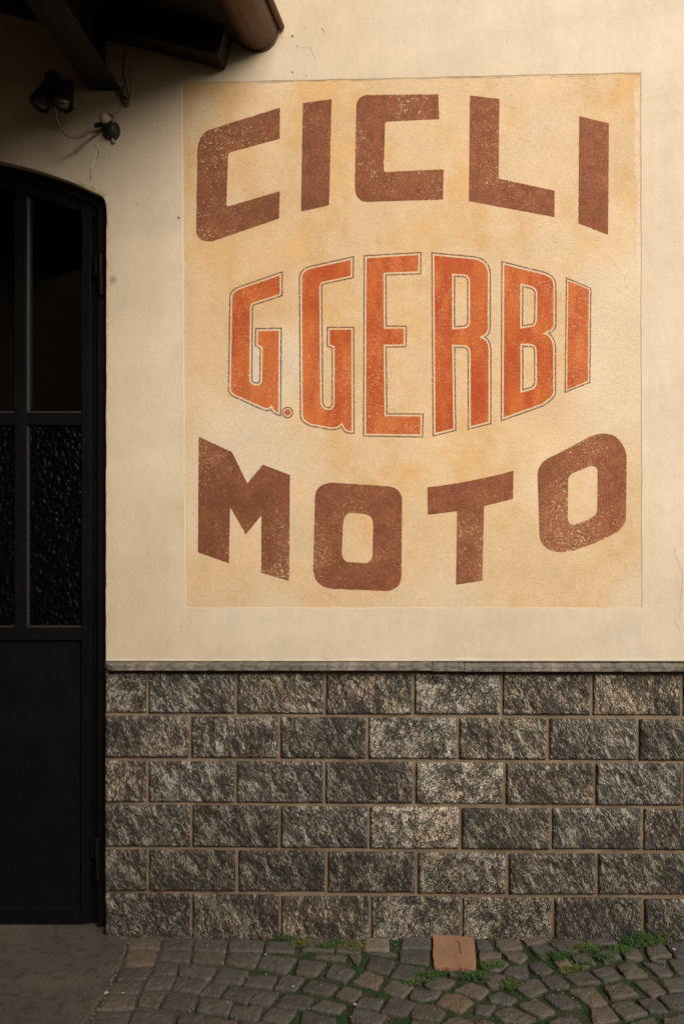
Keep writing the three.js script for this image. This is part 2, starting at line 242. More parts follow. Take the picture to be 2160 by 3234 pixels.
const cobbleColor = tex(512, 512, (u, v) => {
  const a = fbm(u * 16, v * 16, 3, 601, 16, 16), b = noise(u * 120, v * 120, 120, 120, 603), c = fbm(u * 5, v * 5, 2, 605, 5, 5), d = fbm(u * 60, v * 22, 2, 609, 60, 22), f = sstep(0.93, 0.99, noise(u * 90, v * 90, 90, 90, 611));
  let k = mix3([0.030, 0.0268, 0.0232], [0.112, 0.099, 0.086], 0.4 * a + 0.35 * d + 0.25 * b); k = mix3(k, [0.085, 0.064, 0.045], clamp((c - 0.5) * 2)); return mix3(k, [0.34, 0.31, 0.27], f * 0.6);
}, true);
const cobbleRelief = tex(512, 512, (u, v) => 0.5 * fbm(u * 22, v * 22, 3, 621, 22, 22) + 0.5 * fbm(u * 80, v * 60, 2, 623, 80, 60));
const jointColor = tex(512, 512, (u, v) => {
  const a = fbm(u * 10, v * 10, 4, 631, 10, 10), b = noise(u * 150, v * 150, 150, 150, 633), c = noise(u * 60, v * 60, 60, 60, 635);
  let k = mix3([0.02, 0.016, 0.012], [0.07, 0.055, 0.04], b * 0.6 + a * 0.4); k = mix3(k, [0.012, 0.028, 0.004], sstep(0.38, 0.5, a)); return mix3(k, [0.22, 0.19, 0.15], sstep(0.93, 0.99, c) * 0.7);
}, true);
const slabColor = tex(1024, 512, (u, v) => {
  const a = fbm(u * 6, v * 4, 4, 641, 6, 4), b = fbm(u * 110, v * 60, 3, 643, 110, 60), c = noise(u * 320, v * 180, 320, 180, 645), d = fbm(u * 40, v * 24, 2, 647, 40, 24);
  let k = mix3([0.030, 0.0255, 0.021], [0.108, 0.091, 0.074], 0.3 * a + 0.4 * b + 0.3 * c); k = mix3(k, [0.03, 0.026, 0.022], sstep(0.55, 0.75, d) * 0.6); return mix3(k, [0.11, 0.08, 0.05], sstep(0.5, 0.75, a) * 0.4);
}, true);
const slabRelief = tex(1024, 512, (u, v) => 0.5 * fbm(u * 110, v * 60, 3, 643, 110, 60) + 0.5 * fbm(u * 30, v * 18, 3, 649, 30, 18));
const mortarColor = tex(512, 512, (u, v) => {
  const a = fbm(u * 8, v * 8, 3, 651, 8, 8), b = noise(u * 170, v * 170, 170, 170, 653);
  let k = mix3([0.14, 0.098, 0.058], [0.26, 0.187, 0.122], a); return k.map((x) => x * (0.75 + 0.5 * b));
}, true);

// ---------------------------------------------------------------- materials
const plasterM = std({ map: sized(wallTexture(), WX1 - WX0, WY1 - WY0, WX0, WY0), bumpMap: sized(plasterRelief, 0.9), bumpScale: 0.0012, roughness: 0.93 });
for (const t of [plasterM.map]) t.wrapS = t.wrapT = THREE.MirroredRepeatWrapping;
const signX0 = SIGN.x0 / UNIT, signW = (SIGN.x1 - SIGN.x0) / UNIT, signY0 = (GROUND - SIGN.y1) / UNIT, signH = (SIGN.y1 - SIGN.y0) / UNIT;
const signM = std({ map: sized(signTexture(), signW, signH, signX0, signY0), bumpMap: sized(oldPlasterRelief, 0.62), bumpScale: 0.0013, roughness: 0.92 });
const mortarM = std({ map: sized(mortarColor, 0.4), bumpMap: sized(plasterRelief, 0.25), bumpScale: 0.003, roughness: 0.95 });
const copingMap = tex(1024, 256, (u, v) => {
  const a = fbm(u * 40, v * 60, 3, 661, 40, 60), b = noise(u * 260, v * 130, 260, 130, 663), d = fbm(u * 7, v * 3, 2, 665, 7, 3), c = fbm(u * 60, v * 10, 2, 667, 60, 10);
  let k = mix3([0.052, 0.043, 0.036], [0.38, 0.318, 0.262], clamp(1.5 * (0.3 * a + 0.35 * b + 0.45 * c) - 0.42)); return mix3(k, [k[0] * 0.7, k[1] * 0.72, k[2] * 0.7], sstep(0.4, 0.65, d));
}, true);
const copingM = std({ map: sized(copingMap, 0.7, 0.18), bumpMap: sized(gneissMaps[1].relief, 0.5), bumpScale: 0.001, roughness: 0.85 });
const scuff = tex(512, 512, (u, v) => 0.35 + 0.3 * fbm(u * 7, v * 5, 4, 671, 7, 5) + 0.16 * noise(u * 90, v * 30, 90, 30, 673));
const doorColor = tex(512, 512, (u, v) => { const a = fbm(u * 6, v * 6, 3, 681, 6, 6), r = sstep(0.95, 1, noise(u * 130, v * 130, 130, 130, 683)); return mix3(mix3([0.0040, 0.0042, 0.0048], [0.0058, 0.0058, 0.006], a), [0.05, 0.035, 0.02], r * 0.5); }, true);
const doorM = new THREE.MeshPhysicalMaterial({ specularIntensity: 0.16, map: sized(doorColor, 0.5), roughnessMap: sized(scuff, 0.6), roughness: 1, bumpMap: sized(plasterRelief, 0.5), bumpScale: 0.0006 });
const jambM = new THREE.MeshPhysicalMaterial({ specularIntensity: 0.15, map: sized(doorColor, 0.5), color: rgb(1.5, 1.15, 1), roughnessMap: sized(scuff, 0.6), roughness: 1 });
const glassM = new THREE.MeshPhysicalMaterial({ color: rgb(0.75, 0.78, 0.74), roughness: 0.03, transmission: 1, thickness: 0, ior: 1.5, specularIntensity: 1 });
const pebbledGlassM = new THREE.MeshPhysicalMaterial({ color: rgb(0.35, 0.34, 0.3), roughness: 0.44, transmission: 1, thickness: 0, ior: 1.5, specularIntensity: 0.22, specularColor: rgb(1, 0.8, 0.55) });
const beadM = std({ color: rgb(0.034, 0.027, 0.023), roughness: 0.5 });
const steelM = std({ color: rgb(0.008, 0.0076, 0.0076), roughness: 0.6, bumpMap: sized(plasterRelief, 0.3), bumpScale: 0.001 });
const woodM = std({ map: sized(tex(512, 512, (u, v) => { const a = fbm(u * 4, v * 60, 3, 691, 4, 60), b = fbm(u * 20, v * 220, 2, 693, 20, 220); return mix3([0.008, 0.006, 0.005], [0.02, 0.0145, 0.0105], 0.5 * a + 0.5 * b); }, true), 0.6), roughness: 0.8 });
const copperM = std({ map: sized(tex(512, 512, (u, v) => { const a = fbm(u * 5, v * 5, 4, 701, 5, 5), b = fbm(u * 30, v * 8, 2, 703, 30, 8); return mix3([0.07, 0.038, 0.024], [0.135, 0.072, 0.043], 0.6 * a + 0.4 * b); }, true), 0.5), roughness: 0.5, metalness: 0.45 });
const rustM = std({ color: rgb(0.1, 0.05, 0.026), roughness: 0.7 });
const roofM = std({ color: rgb(0.16, 0.08, 0.05), roughness: 0.9 });
const darkPlasticM = std({ color: rgb(0.012, 0.0115, 0.012), roughness: 0.5 });
const paleM = std({ color: rgb(0.42, 0.33, 0.23), roughness: 0.55 });
const cableM = std({ color: rgb(0.17, 0.12, 0.075), roughness: 0.6 });
const lensM = new THREE.MeshPhysicalMaterial({ color: rgb(0.05, 0.045, 0.04), roughness: 0.1, clearcoat: 1 });
const roomM = std({ color: rgb(0.05, 0.045, 0.04), roughness: 1 });
const houseM = std({ color: rgb(0.09, 0.057, 0.034), roughness: 0.95, bumpMap: sized(plasterRelief, 1.2), bumpScale: 0.004 });
const shutterM = std({ color: rgb(0.03, 0.04, 0.03), roughness: 0.6 });

// ---------------------------------------------------------------- plastered wall with the gate opening and the recess of the old sign
const arch = (px) => 486 + 0.00042 * (px + 235) ** 2;      // the flat arch of the gate, survey units
const EDGE = (px, py) => new THREE.Vector2(px / UNIT, (GROUND - py) / UNIT);
const signOutline = [];
{
  const C = [[577, 262], [2022, 231], [2025, 1918], [588, 1918]];
  for (let s = 0; s < 4; s++) { const [x0, y0] = C[s], [x1, y1] = C[(s + 1) % 4], n = 60; for (let i = 0; i < n; i++) { const t = i / n, w = i ? (fbm(i * 0.35, s * 9, 3, 801) - 0.5) * 4 : 0; signOutline.push(EDGE(lerp(x0, x1, t) + (s % 2 ? w : 0), lerp(y0, y1, t) + (s % 2 ? 0 : w))); } }
}
{
  const s = new THREE.Shape(), left = -235 * 2 - 337;
  s.moveTo(-4, 0.002); s.lineTo(left / UNIT, 0.002);
  for (let x = left; x <= 268; x += 15) s.lineTo(x / UNIT, (GROUND - arch(x)) / UNIT);
  for (const [x, y] of [[268, 594], [290, 604], [306, 610.5], [316, 615], [325, 622], [331, 631], [335, 645], [337, 665]]) s.lineTo(x / UNIT, (GROUND - y) / UNIT);
  for (let y = 700; y < 2080; y += 22) s.lineTo((lerp(337, 334.5, (y - 665) / 1430) + (fbm(y * 0.03, 3, 3, 803) - 0.5) * 3.2) / UNIT, (GROUND - y) / UNIT);
  s.lineTo(334.5 / UNIT, (GROUND - 2089) / UNIT); s.lineTo(5.5, (GROUND - 2089) / UNIT); s.lineTo(5.5, 5.6); s.lineTo(-4, 5.6); s.closePath();
  s.holes.push(new THREE.Path(signOutline));
  const g = new THREE.ExtrudeGeometry(s, { depth: 0.22, bevelEnabled: true, bevelThickness: 0.0022, bevelSize: 0.003, bevelOffset: -0.003, bevelSegments: 2, curveSegments: 1 });
  g.translate(0, 0, -0.2222);
  const wall = thing('plaster_wall', 'cream limewashed house wall around the painted sign and beside the black gate', 'wall');
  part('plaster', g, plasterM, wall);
}
{
  const g = new THREE.ExtrudeGeometry(new THREE.Shape(signOutline), { depth: 0.06, bevelEnabled: false }); g.translate(0, 0, -0.0612);
  const m = thing('painted_wall_sign', 'faded ochre wall panel hand painted with curved brown and orange letters', 'painted sign');
  part('lettered_panel', g, signM, m);
}

// ---------------------------------------------------------------- granite plinth: blocks, mortar, coping
function blockGeometry(w, h, s) {
  const nx = Math.max(6, Math.round(w / 0.006)), ny = Math.max(6, Math.round(h / 0.006)), P = [], U = [], I = [], ou = hash(s, 1, 3) * 9, ov = hash(s, 2, 3) * 9;
  const tilt = (hash(s, 5, 5) - 0.5) * 0.004, tilt2 = (hash(s, 6, 5) - 0.5) * 0.004;
  for (let j = -1; j <= ny + 1; j++) for (let i = -1; i <= nx + 1; i++) {
    const skirt = i < 0 || j < 0 || i > nx || j > ny, a = clamp(i, 0, nx) / nx, b = clamp(j, 0, ny) / ny, e = Math.min(a * w, (1 - a) * w, b * h, (1 - b) * h);
    let x = (a - 0.5) * w, y = (b - 0.5) * h;
    const chip = (fbm(x * 40 + s * 3, y * 40 + s, 2, 811) - 0.5) * 0.0035;
    if (a === 0) x += Math.abs(chip); if (a === 1) x -= Math.abs(chip); if (b === 0) y += Math.abs(chip); if (b === 1) y -= Math.abs(chip);
    const big = (fbm(x * 9 + s * 5, y * 9 + s * 2, 3, 813) - 0.5) * 0.013, mid = (fbm((x + 0.5 * y) * 120 + s, y * 45 + s * 4, 2, 815) - 0.5) * 0.0095;
    let z = 0.0085 + big + mid + tilt * (a * 2 - 1) + tilt2 * (b * 2 - 1); z = Math.max(0.0024 + 0.3 * z, z); z = lerp(0.0028, z, sstep(0, 0.007, e)); if (skirt) z = -0.02;
    P.push(x, y, z); U.push(x + ou, y + ov);
  }
  const R = nx + 3;
  for (let j = 0; j < ny + 2; j++) for (let i = 0; i < nx + 2; i++) { const p = j * R + i; I.push(p, p + 1, p + R + 1, p, p + R + 1, p + R); }
  const g = new THREE.BufferGeometry(); g.setAttribute('position', new THREE.Float32BufferAttribute(P, 3)); g.setAttribute('uv', new THREE.Float32BufferAttribute(U, 2)); g.setIndex(I); g.computeVertexNormals(); return g;
}
const plinth = thing('stone_plinth', 'rough grey granite block base course under the cream plaster', 'stone plinth');
{
  part('mortar', metreUV(box(334.5 / UNIT, 5.5, -0.3, (GROUND - 2116) / UNIT, -0.22, -0.0008, 0)), mortarM, plinth);
  const K = 1.3776, rows = [[1542, 1634, 1547, 1640], [1640, 1735, 1648, 1742], [1743, 1837, 1751, 1846], [1844, 1939, 1855, 1948], [1947, 2040, 1958, 2051], [2048, 2152, 2060, 2160]];
  const joints = [[340, 542, 745, 947, 1149, 1355, 1561], [437, 641, 842, 1050, 1255, 1461], [339, 541, 744, 949, 1156, 1362, 1564], [440, 642, 846, 1055, 1262, 1471], [341, 544, 749, 955, 1163, 1367], [440, 643, 849, 1058, 1267, 1473]];
  // which rock each block is cut from, row by row: index into blockMaterials (0-3 slanting, 4-6 level, 7-9 steep)
  const kind = [[5, 0, 2, 9, 4, 2, 9], [7, 7, 1, 4, 2, 0, 3], [9, 0, 0, 1, 6, 2, 0, 1], [1, 3, 0, 6, 1, 0, 7], [3, 3, 3, 8, 5, 1, 1], [1, 8, 9, 5, 5, 8, 1]];
  rows.forEach(([ly0, ly1, ry0, ry1], r) => {
    const js = [241, ...joints[r]]; while (js[js.length - 1] < 2300) js.push(js[js.length - 1] + 205 + (hash(r, js.length, 4) - 0.5) * 4);
    for (let i = 0; i + 1 < js.length; i++) {
      const x0 = js[i] + (i ? 3.6 : 2), x1 = js[i + 1] - 3.6, t = clamp(((x0 + x1) / 2 - 243) / 1325, 0, 1.5), dy = (hash(r, i, 9) - 0.5) * 2.4;
      const y0 = lerp(ly0, ry0, t) + dy, y1 = lerp(ly1, ry1, t) + dy * 0.6, w = (x1 - x0) * K / UNIT, h = (y1 - y0) * K / UNIT;
      const b = blockMaterials[kind[r][i] ?? (r * 3 + i * 5) % 10];
      const m = part(numbered('stone_block'), blockGeometry(w, h, r * 17 + i + 1), b.m, plinth);
      m.position.set((x0 + x1) / 2 * K / UNIT, (GROUND - (y0 + y1) / 2 * K) / UNIT, (hash(r, i, 12) - 0.5) * 0.004); m.rotation.z = (hash(r, i, 14) - 0.5) * 0.006 - 0.004;
    }
  });
  // coping stones, the first with its corner knocked off towards the gate
  const cope = (x0, x1, dy, cut, dz = 0) => {
    const s = new THREE.Shape(); s.moveTo(x0 / UNIT, -0.2); s.lineTo(x1 / UNIT, -0.2); s.lineTo(x1 / UNIT, 0.04 + dz); s.lineTo((x0 + cut) / UNIT, 0.04 + dz); if (cut) { s.lineTo((x0 + cut * 0.5) / UNIT, 0.03); s.lineTo((x0 + cut * 0.2) / UNIT, 0.012); s.lineTo(x0 / UNIT, 0.004); }
    const g = new THREE.ExtrudeGeometry(s, { depth: 0.0172, bevelEnabled: true, bevelThickness: 0.002, bevelSize: 0.002, bevelOffset: -0.002, bevelSegments: 1 });
    g.rotateX(-Math.PI / 2); g.scale(1, 1, -1); for (let i = 0, a = g.index ? null : g.attributes.position.array, t; i < a.length; i += 9) for (let c = 0; c < 3; c++) { t = a[i + 3 + c]; a[i + 3 + c] = a[i + 6 + c]; a[i + 6 + c] = t; }
    g.computeVertexNormals(); metreUV(g);
    const m = part(numbered('coping_stone'), g, copingM, plinth); m.position.y = (GROUND - 2108.5 - dy) / UNIT; return m;
  };
  cope(334.5, 1365, 0, 38); cope(1367, 1463, 1.5, 0, 0.0015); cope(1465, 2420, 3, 0); cope(2422, 3400, 4, 0);
}

// ---------------------------------------------------------------- the black gate in the opening
const gate = thing('metal_gate', 'black metal gate leaf with two glazed rows over a solid panel', 'gate');
{
  const leafShape = (x0, x1, yTop, y1, z) => {      // a bar whose top edge follows the arch, lowered by yTop
    const s = new THREE.Shape(), a = [];
    for (let i = 0; i <= 16; i++) { const x = lerp(x0, x1, i / 16); a.push(at(x, arch(x) + yTop, z)); }
    return { s, a };
  };
  const bar = (name, pts, depth, mat, zf, r = 0.002) => {
    const g = new THREE.ExtrudeGeometry(new THREE.Shape(pts), { depth: depth - r, bevelEnabled: true, bevelThickness: r, bevelSize: r, bevelOffset: -r, bevelSegments: 1 });
    g.translate(0, 0, zf - depth); return part(name, g, mat, gate);
  };
  const ribbon = (x0, x1, top0, top1, z) => { const n = 24, A = [], B = []; for (let i = 0; i <= n; i++) { const x = lerp(x0, x1, i / n), p = at(x, arch(x) + top0, z), q = at(x, arch(x) + top1, z); A.push(new THREE.Vector2(p.x, p.y)); B.push(new THREE.Vector2(q.x, q.y)); } return [...A, ...B.reverse()]; };
  const zj = -0.03, zs = -0.042, zp = -0.058;
  // fixed frame: right post and arched head
  part('frame_post', metreUV(boxAt(309, 336, 600, 2925, -0.12, zj)), jambM, gate);
  bar('frame_head', ribbon(-760, 312, -14, 40, zj), 0.09, jambM, zj - 0.002);
  // the leaf
  part('stile', metreUV(boxAt(259, 288, 640, 2915, -0.085, zs)), doorM, gate);
  part('rebate', metreUV(boxAt(286, 311, 600, 2915, -0.09, zs - 0.016)), doorM, gate);
  part('stile', metreUV(boxAt(-250, -190, 560, 2915, -0.085, zs)), doorM, gate);
  bar('top_rail', ribbon(-250, 300, 34, 82, zs), 0.043, doorM, zs - 0.0025);
  part('glazing_bar', metreUV(boxAt(47, 84, 590, 2000, -0.085, zs - 0.001)), doorM, gate);
  part('middle_rail', metreUV(boxAt(-195, 262, 1305, 1343, -0.083, zs - 0.003)), doorM, gate);
  part('lock_rail', metreUV(boxAt(-195, 262, 1983, 2022, -0.083, zs - 0.003)), doorM, gate);
  part('bottom_rail', metreUV(boxAt(-195, 262, 2870, 2918, -0.083, zs - 0.003)), doorM, gate);
  part('lower_panel', metreUV(boxAt(-192, 256, 2020, 2872, -0.075, zp)), doorM, gate);
  part('panel_moulding', metreUV(boxAt(-192, 250, 2864, 2871, -0.07, zs - 0.006)), doorM, gate);
  for (const [x0, x1] of [[-190, 49], [82, 260]]) {
    bar('glass_pane', (() => { const R = ribbon(x0, x1, 70, 70, zp).slice(0, 25), b = at(x1, 1308, zp), a = at(x0, 1308, zp); return [...R, new THREE.Vector2(b.x, b.y), new THREE.Vector2(a.x, a.y)]; })(), 0.004, glassM, zp, 0.0005);
    // pressed glass: a sheet of real little bosses
    const a = at(x0, 1985, zp), b = at(x1, 1341, zp), g = new THREE.PlaneGeometry(b.x - a.x, b.y - a.y, 150, 420), p = g.attributes.position;
    for (let i = 0; i < p.count; i++) { const x = p.getX(i), y = p.getY(i); p.setZ(i, 0.005 * noise(x * 120 + 0.6 * noise(x * 60, y * 60, BIG, BIG, 3), y * 85, BIG, BIG, 831 + x0) + 0.002 * noise(x * 260, y * 220, BIG, BIG, 833)); }
    g.computeVertexNormals(); g.translate((a.x + b.x) / 2, (a.y + b.y) / 2, zp - 0.004); part('pressed_glass_pane', g, pebbledGlassM, gate);
    const bead = (l, r, t, bt) => part('glazing_bead', boxAt(l, r, t, bt, zp - 0.003, zs - 0.006, 0.001), beadM, gate);
    const lx = x0 < 0 ? -188 : 85;
    bead(lx, lx + 4.5, 620, 1300); bead(lx, x1 - 4, 1299, 1304); bead(lx, lx + 4.5, 1346, 1976); bead(lx, x1 - 4, 1977, 1982);
  }
  for (const [x, y0, y1] of [[323, 803, 936], [312, 2644, 2775]]) {
    const h = new THREE.Group(); h.name = 'hinge'; gate.add(h);
    const ym = (y0 + y1) / 2, A = at(x, y0, zj), M = at(x, ym, zj), B = at(x, y1, zj);
    const cyl = (p, q, r, dx) => { const g = new THREE.LatheGeometry([[0, 0], [r * 0.8, 0], [r, 0.002], [r, p.y - q.y - 0.004], [r * 0.8, p.y - q.y - 0.001], [0, p.y - q.y - 0.001]].map((v) => new THREE.Vector2(...v)), 14); g.translate(p.x + dx, q.y, zj + 0.008); return g; };
    part('knuckle', cyl(A, M, 0.0078, 0), jambM, h); part('knuckle', cyl(M, B, 0.0082, 0.002), jambM, h);
    part('hinge_plate', boxAt(x - 24, x - 4, y0 + 6, ym, zj - 0.008, zj + 0.003, 0.001), doorM, h);
  }
  // the other leaf, further along the opening
  part('second_leaf', metreUV(boxAt(-800, -262, 700, 2915, -0.085, zs)), doorM, gate);
  bar('second_leaf_head', ribbon(-790, -262, 34, 240, zs), 0.04, doorM, zs - 0.001);
}
{
  // the dark passage behind the gate
  const room = thing('gate_passage', 'dark room seen through the glass of the black gate', 'room');
  const x0 = -1.6, x1 = 0.9, y1 = 2.95, z1 = -0.224, z0 = -3.2;
  part('wall', box(x0 - 0.1, x0, 0, y1, z0, z1, 0), roomM, room); part('wall', box(x1, x1 + 0.1, 0, y1, z0, z1, 0), roomM, room);
  part('wall', box(x0 - 0.1, x1 + 0.1, 0, y1, z0 - 0.1, z0, 0), roomM, room); part('ceiling', box(x0 - 0.1, x1 + 0.1, y1, y1 + 0.1, z0 - 0.1, z1, 0), roomM, room);
}

// ---------------------------------------------------------------- canopy roof over the gate
const canopy = thing('gate_canopy', 'dark gabled canopy roof jutting out over the black gate', 'canopy');
{
  const ridge = -235, slope = 95 / 370, eave = 712, top = at(eave, 223, 0), ang = Math.atan(slope), D = 2.05;
  const len = (eave - ridge) / UNIT / Math.cos(ang);
  const slopeBox = (side, l0, l1, h0, h1, z0, z1, name, mat) => {
    const g = box(l0, l1, h0, h1, z0, z1, 0.002); metreUV(g); g.rotateZ(side > 0 ? -ang : ang - 0); if (side < 0) { /* mirrored slope */ }
    const m = part(name, g, mat, canopy); m.position.set(ridge / UNIT, top.y + (eave - ridge) / UNIT * slope, 0); return m;
  };
  for (const side of [1, -1]) {
    const L = (a, b) => side > 0 ? [a, b] : [-b, -a];
    for (const z of [0.002, 0.62, 1.25, 1.95]) slopeBox(side, ...L(-0.0, len), 0, 0.1, z, z + 0.075, 'rafter', woodM);
    for (let i = 0; i < 8; i++) slopeBox(side, ...L(len * i / 8 + 0.002, len * (i + 1) / 8 - 0.002 + (i === 7 ? 0.03 : 0)), 0.1, 0.122, 0.004, D, 'soffit_board', woodM);
    slopeBox(side, ...L(-0.01, len + 0.05), 0.123, 0.16, 0.004, D + 0.04, 'roof_covering', roofM);
  }
  // steel cantilever beams under the rafters: lower flange, web, upper flange
  for (const c of [332, -802]) {
    const f = new THREE.Group(); f.name = 'cantilever_beam'; canopy.add(f);
    const p = at(c, 287, 0); f.position.set(p.x, p.y, 0); f.rotation.x = -0.1;
    part('lower_flange', box(-0.056, 0.056, 0, 0.009, 0.001, 1.25, 0.001), steelM, f);
    part('web', box(-0.0035, 0.0035, 0.009, 0.2, 0.001, 1.25, 0), steelM, f);
    part('upper_flange', box(-0.056, 0.056, 0.2, 0.209, 0.02, 1.25, 0.001), steelM, f);
  }
}
{
  const gutter = thing('rain_gutter', 'brown half round copper rain gutter along the canopy edge', 'gutter');
  const c = at(812, 93, 0); gutter.position.copy(c); gutter.rotation.set(0.05, -0.06, 0);
  const R = 0.078, L = 2.08, s = new THREE.Shape(), n = 28;
  for (let i = 0; i <= n; i++) { const a = Math.PI + Math.PI * i / n; s[i ? 'lineTo' : 'moveTo'](R * Math.cos(a), R * Math.sin(a)); }
  for (let i = n; i >= 0; i--) { const a = Math.PI + Math.PI * i / n; s.lineTo((R - 0.0025) * Math.cos(a), (R - 0.0025) * Math.sin(a)); }
  const g = new THREE.ExtrudeGeometry(s, { depth: L, bevelEnabled: false, steps: 1 }); part('trough', toCreasedNormals(metreUV(g), 0.6), copperM, gutter).position.z = 0.002;
  const bead = new THREE.CylinderGeometry(0.0125, 0.0125, L, 16); bead.rotateX(Math.PI / 2); bead.translate(R + 0.009, 0.004, L / 2 + 0.002); part('rolled_bead', bead, copperM, gutter);
  const cap = new THREE.CircleGeometry(R - 0.001, 24, Math.PI, Math.PI); cap.translate(0, 0, 0.004); part('end_cap', cap, rustM, gutter);
  const lip = new THREE.TorusGeometry(R + 0.001, 0.004, 8, 28, Math.PI); lip.rotateZ(Math.PI); lip.translate(0, 0, 0.006); part('end_seam', lip, rustM, gutter);
  const br = new THREE.TorusGeometry(R + 0.003, 0.0035, 6, 24, Math.PI); br.rotateZ(Math.PI); br.translate(0, 0, 0.5); part('gutter_bracket', br, steelM, gutter);
}

// ---------------------------------------------------------------- lamp, cable, fittings by the gate
{
  const lamp = thing('twin_spotlight', 'black twin head spotlight fixed to the wall under the canopy', 'wall lamp');
  const p = at(172, 300, 0.07); lamp.position.copy(p);
  part('wall_plate', box(-0.03, 0.03, -0.01, 0.085, -0.069, -0.045, 0.004), darkPlasticM, lamp);
  part('arm', box(-0.016, 0.016, 0.02, 0.055, -0.046, -0.01, 0.005), darkPlasticM, lamp);
  const hood = new THREE.LatheGeometry([[0, 0.072], [0.018, 0.07], [0.026, 0.06], [0.03, 0.03], [0.039, 0.004], [0.051, -0.016], [0.05, -0.019], [0.036, 0.002], [0, 0.03]].map((v) => new THREE.Vector2(...v)), 28); hood.scale(1, 1, 0.72); hood.translate(0, 0.004, 0.004); part('hood', hood, darkPlasticM, lamp);
  for (const s of [-1, 1]) {
    const head = new THREE.LatheGeometry([[0, 0.052], [0.016, 0.052], [0.021, 0.047], [0.023, 0.01], [0.03, -0.02], [0.031, -0.042], [0.0285, -0.043], [0.0275, -0.03], [0, -0.03]].map((v) => new THREE.Vector2(...v)), 24);
    const h = part('lamp_head', head, darkPlasticM, lamp); h.position.set(s * 0.029, -0.008, 0.008); h.rotation.z = s * 0.26; h.rotation.x = -0.25;
    const lens = new THREE.SphereGeometry(0.0265, 16, 8, 0, Math.PI * 2, Math.PI / 2, Math.PI / 2); lens.scale(1, 0.35, 1); lens.translate(0, -0.031, 0); part('lens', lens, lensM, h);
    const knob = new THREE.CylinderGeometry(0.006, 0.006, 0.016, 12); knob.rotateZ(Math.PI / 2); knob.translate(s * 0.026, 0.02, 0); part('tilt_knob', knob, darkPlasticM, h);
  }
  const holder = thing('cable_box', 'small dark round cable holder with a pale knob on the cream wall', 'cable box');
  const q = at(352, 404, 0); holder.position.copy(q);
  const base = new THREE.LatheGeometry([[0, 0.03], [0.014, 0.03], [0.02, 0.024], [0.026, 0.006], [0.029, 0]].map((v) => new THREE.Vector2(...v)), 20); base.rotateX(Math.PI / 2); base.scale(1, 1.25, 1); base.translate(0.004, -0.012, 0); part('base', base, darkPlasticM, holder);
  const knob = new THREE.SphereGeometry(0.0175, 18, 12); knob.scale(1, 1.05, 0.9); knob.translate(-0.007, 0.014, 0.03); part('knob', knob, paleM, holder);
  const ring = new THREE.TorusGeometry(0.018, 0.0034, 8, 24, 4.6); ring.rotateZ(-2.2); ring.translate(0.002, 0.016, 0.022); part('clip', ring, std({ color: rgb(0.22, 0.18, 0.14), roughness: 0.4, metalness: 0.6 }), holder);
  const spout = new THREE.CylinderGeometry(0.008, 0.011, 0.03, 12); spout.rotateZ(Math.PI / 2 + 0.15); spout.translate(-0.03, -0.003, 0.02); part('spout', spout, darkPlasticM, holder);
  const tag = box(-0.004, 0.005, -0.006, 0.006, -0.004, 0.006, 0.001); tag.rotateZ(0.6); tag.translate(0.012, -0.05, 0.006); part('cord_end', tag, paleM, holder);
  const V = (x, y, z) => at(x, y, z);
  const run = (pts, r) => new THREE.TubeGeometry(new THREE.CatmullRomCurve3(pts), 60, r, 8);
  const cable = thing('lamp_cable', 'thin brown cable drooping from the twin spotlight to the cable box', 'cable');
  part('strand', run([V(172, 322, 0.08), V(176, 342, 0.085), V(181, 375, 0.09), V(192, 405, 0.09), V(212, 428, 0.085), V(235, 435, 0.075), V(260, 426, 0.06), V(286, 412, 0.045), V(318, 405, 0.022)], 0.0035), cableM, cable);
  part('strand', run([V(236, 437, 0.068), V(262, 432, 0.054), V(288, 417, 0.038), V(319, 408, 0.018)], 0.0028), cableM, cable);
  const stub = thing('conduit_stub', 'grey pipe end poking from broken plaster beside the canopy beam', 'pipe end');
  const tube = new THREE.TubeGeometry(new THREE.CatmullRomCurve3([V(394, 276, -0.004), V(394, 295, 0.004), V(396, 312, 0.014)]), 16, 0.009, 12); part('pipe', tube, std({ color: rgb(0.26, 0.21, 0.16), roughness: 0.7 }), stub);
  const rag = []; for (let i = 0; i < 7; i++) { const g = new THREE.IcosahedronGeometry(rr(0.007, 0.014), 1), pp = g.attributes.position; for (let k = 0; k < pp.count; k++) { const f = 0.7 + 0.6 * hash(Math.round(pp.getX(k) * 3e4), Math.round(pp.getY(k) * 3e4), i); pp.setXYZ(k, pp.getX(k) * f, pp.getY(k) * f, pp.getZ(k) * f * 0.45); } const w = at(384 + 26 * (i / 6) + rr(-3, 3), 300 + 26 * Math.sin(i / 6 * 3.1) + rr(-4, 4), 0); g.translate(w.x, w.y, 0.001); g.computeVertexNormals(); rag.push(g); }
  part('broken_mortar', mergeGeometries(rag), std({ color: rgb(0.2, 0.15, 0.1) }), stub);
}

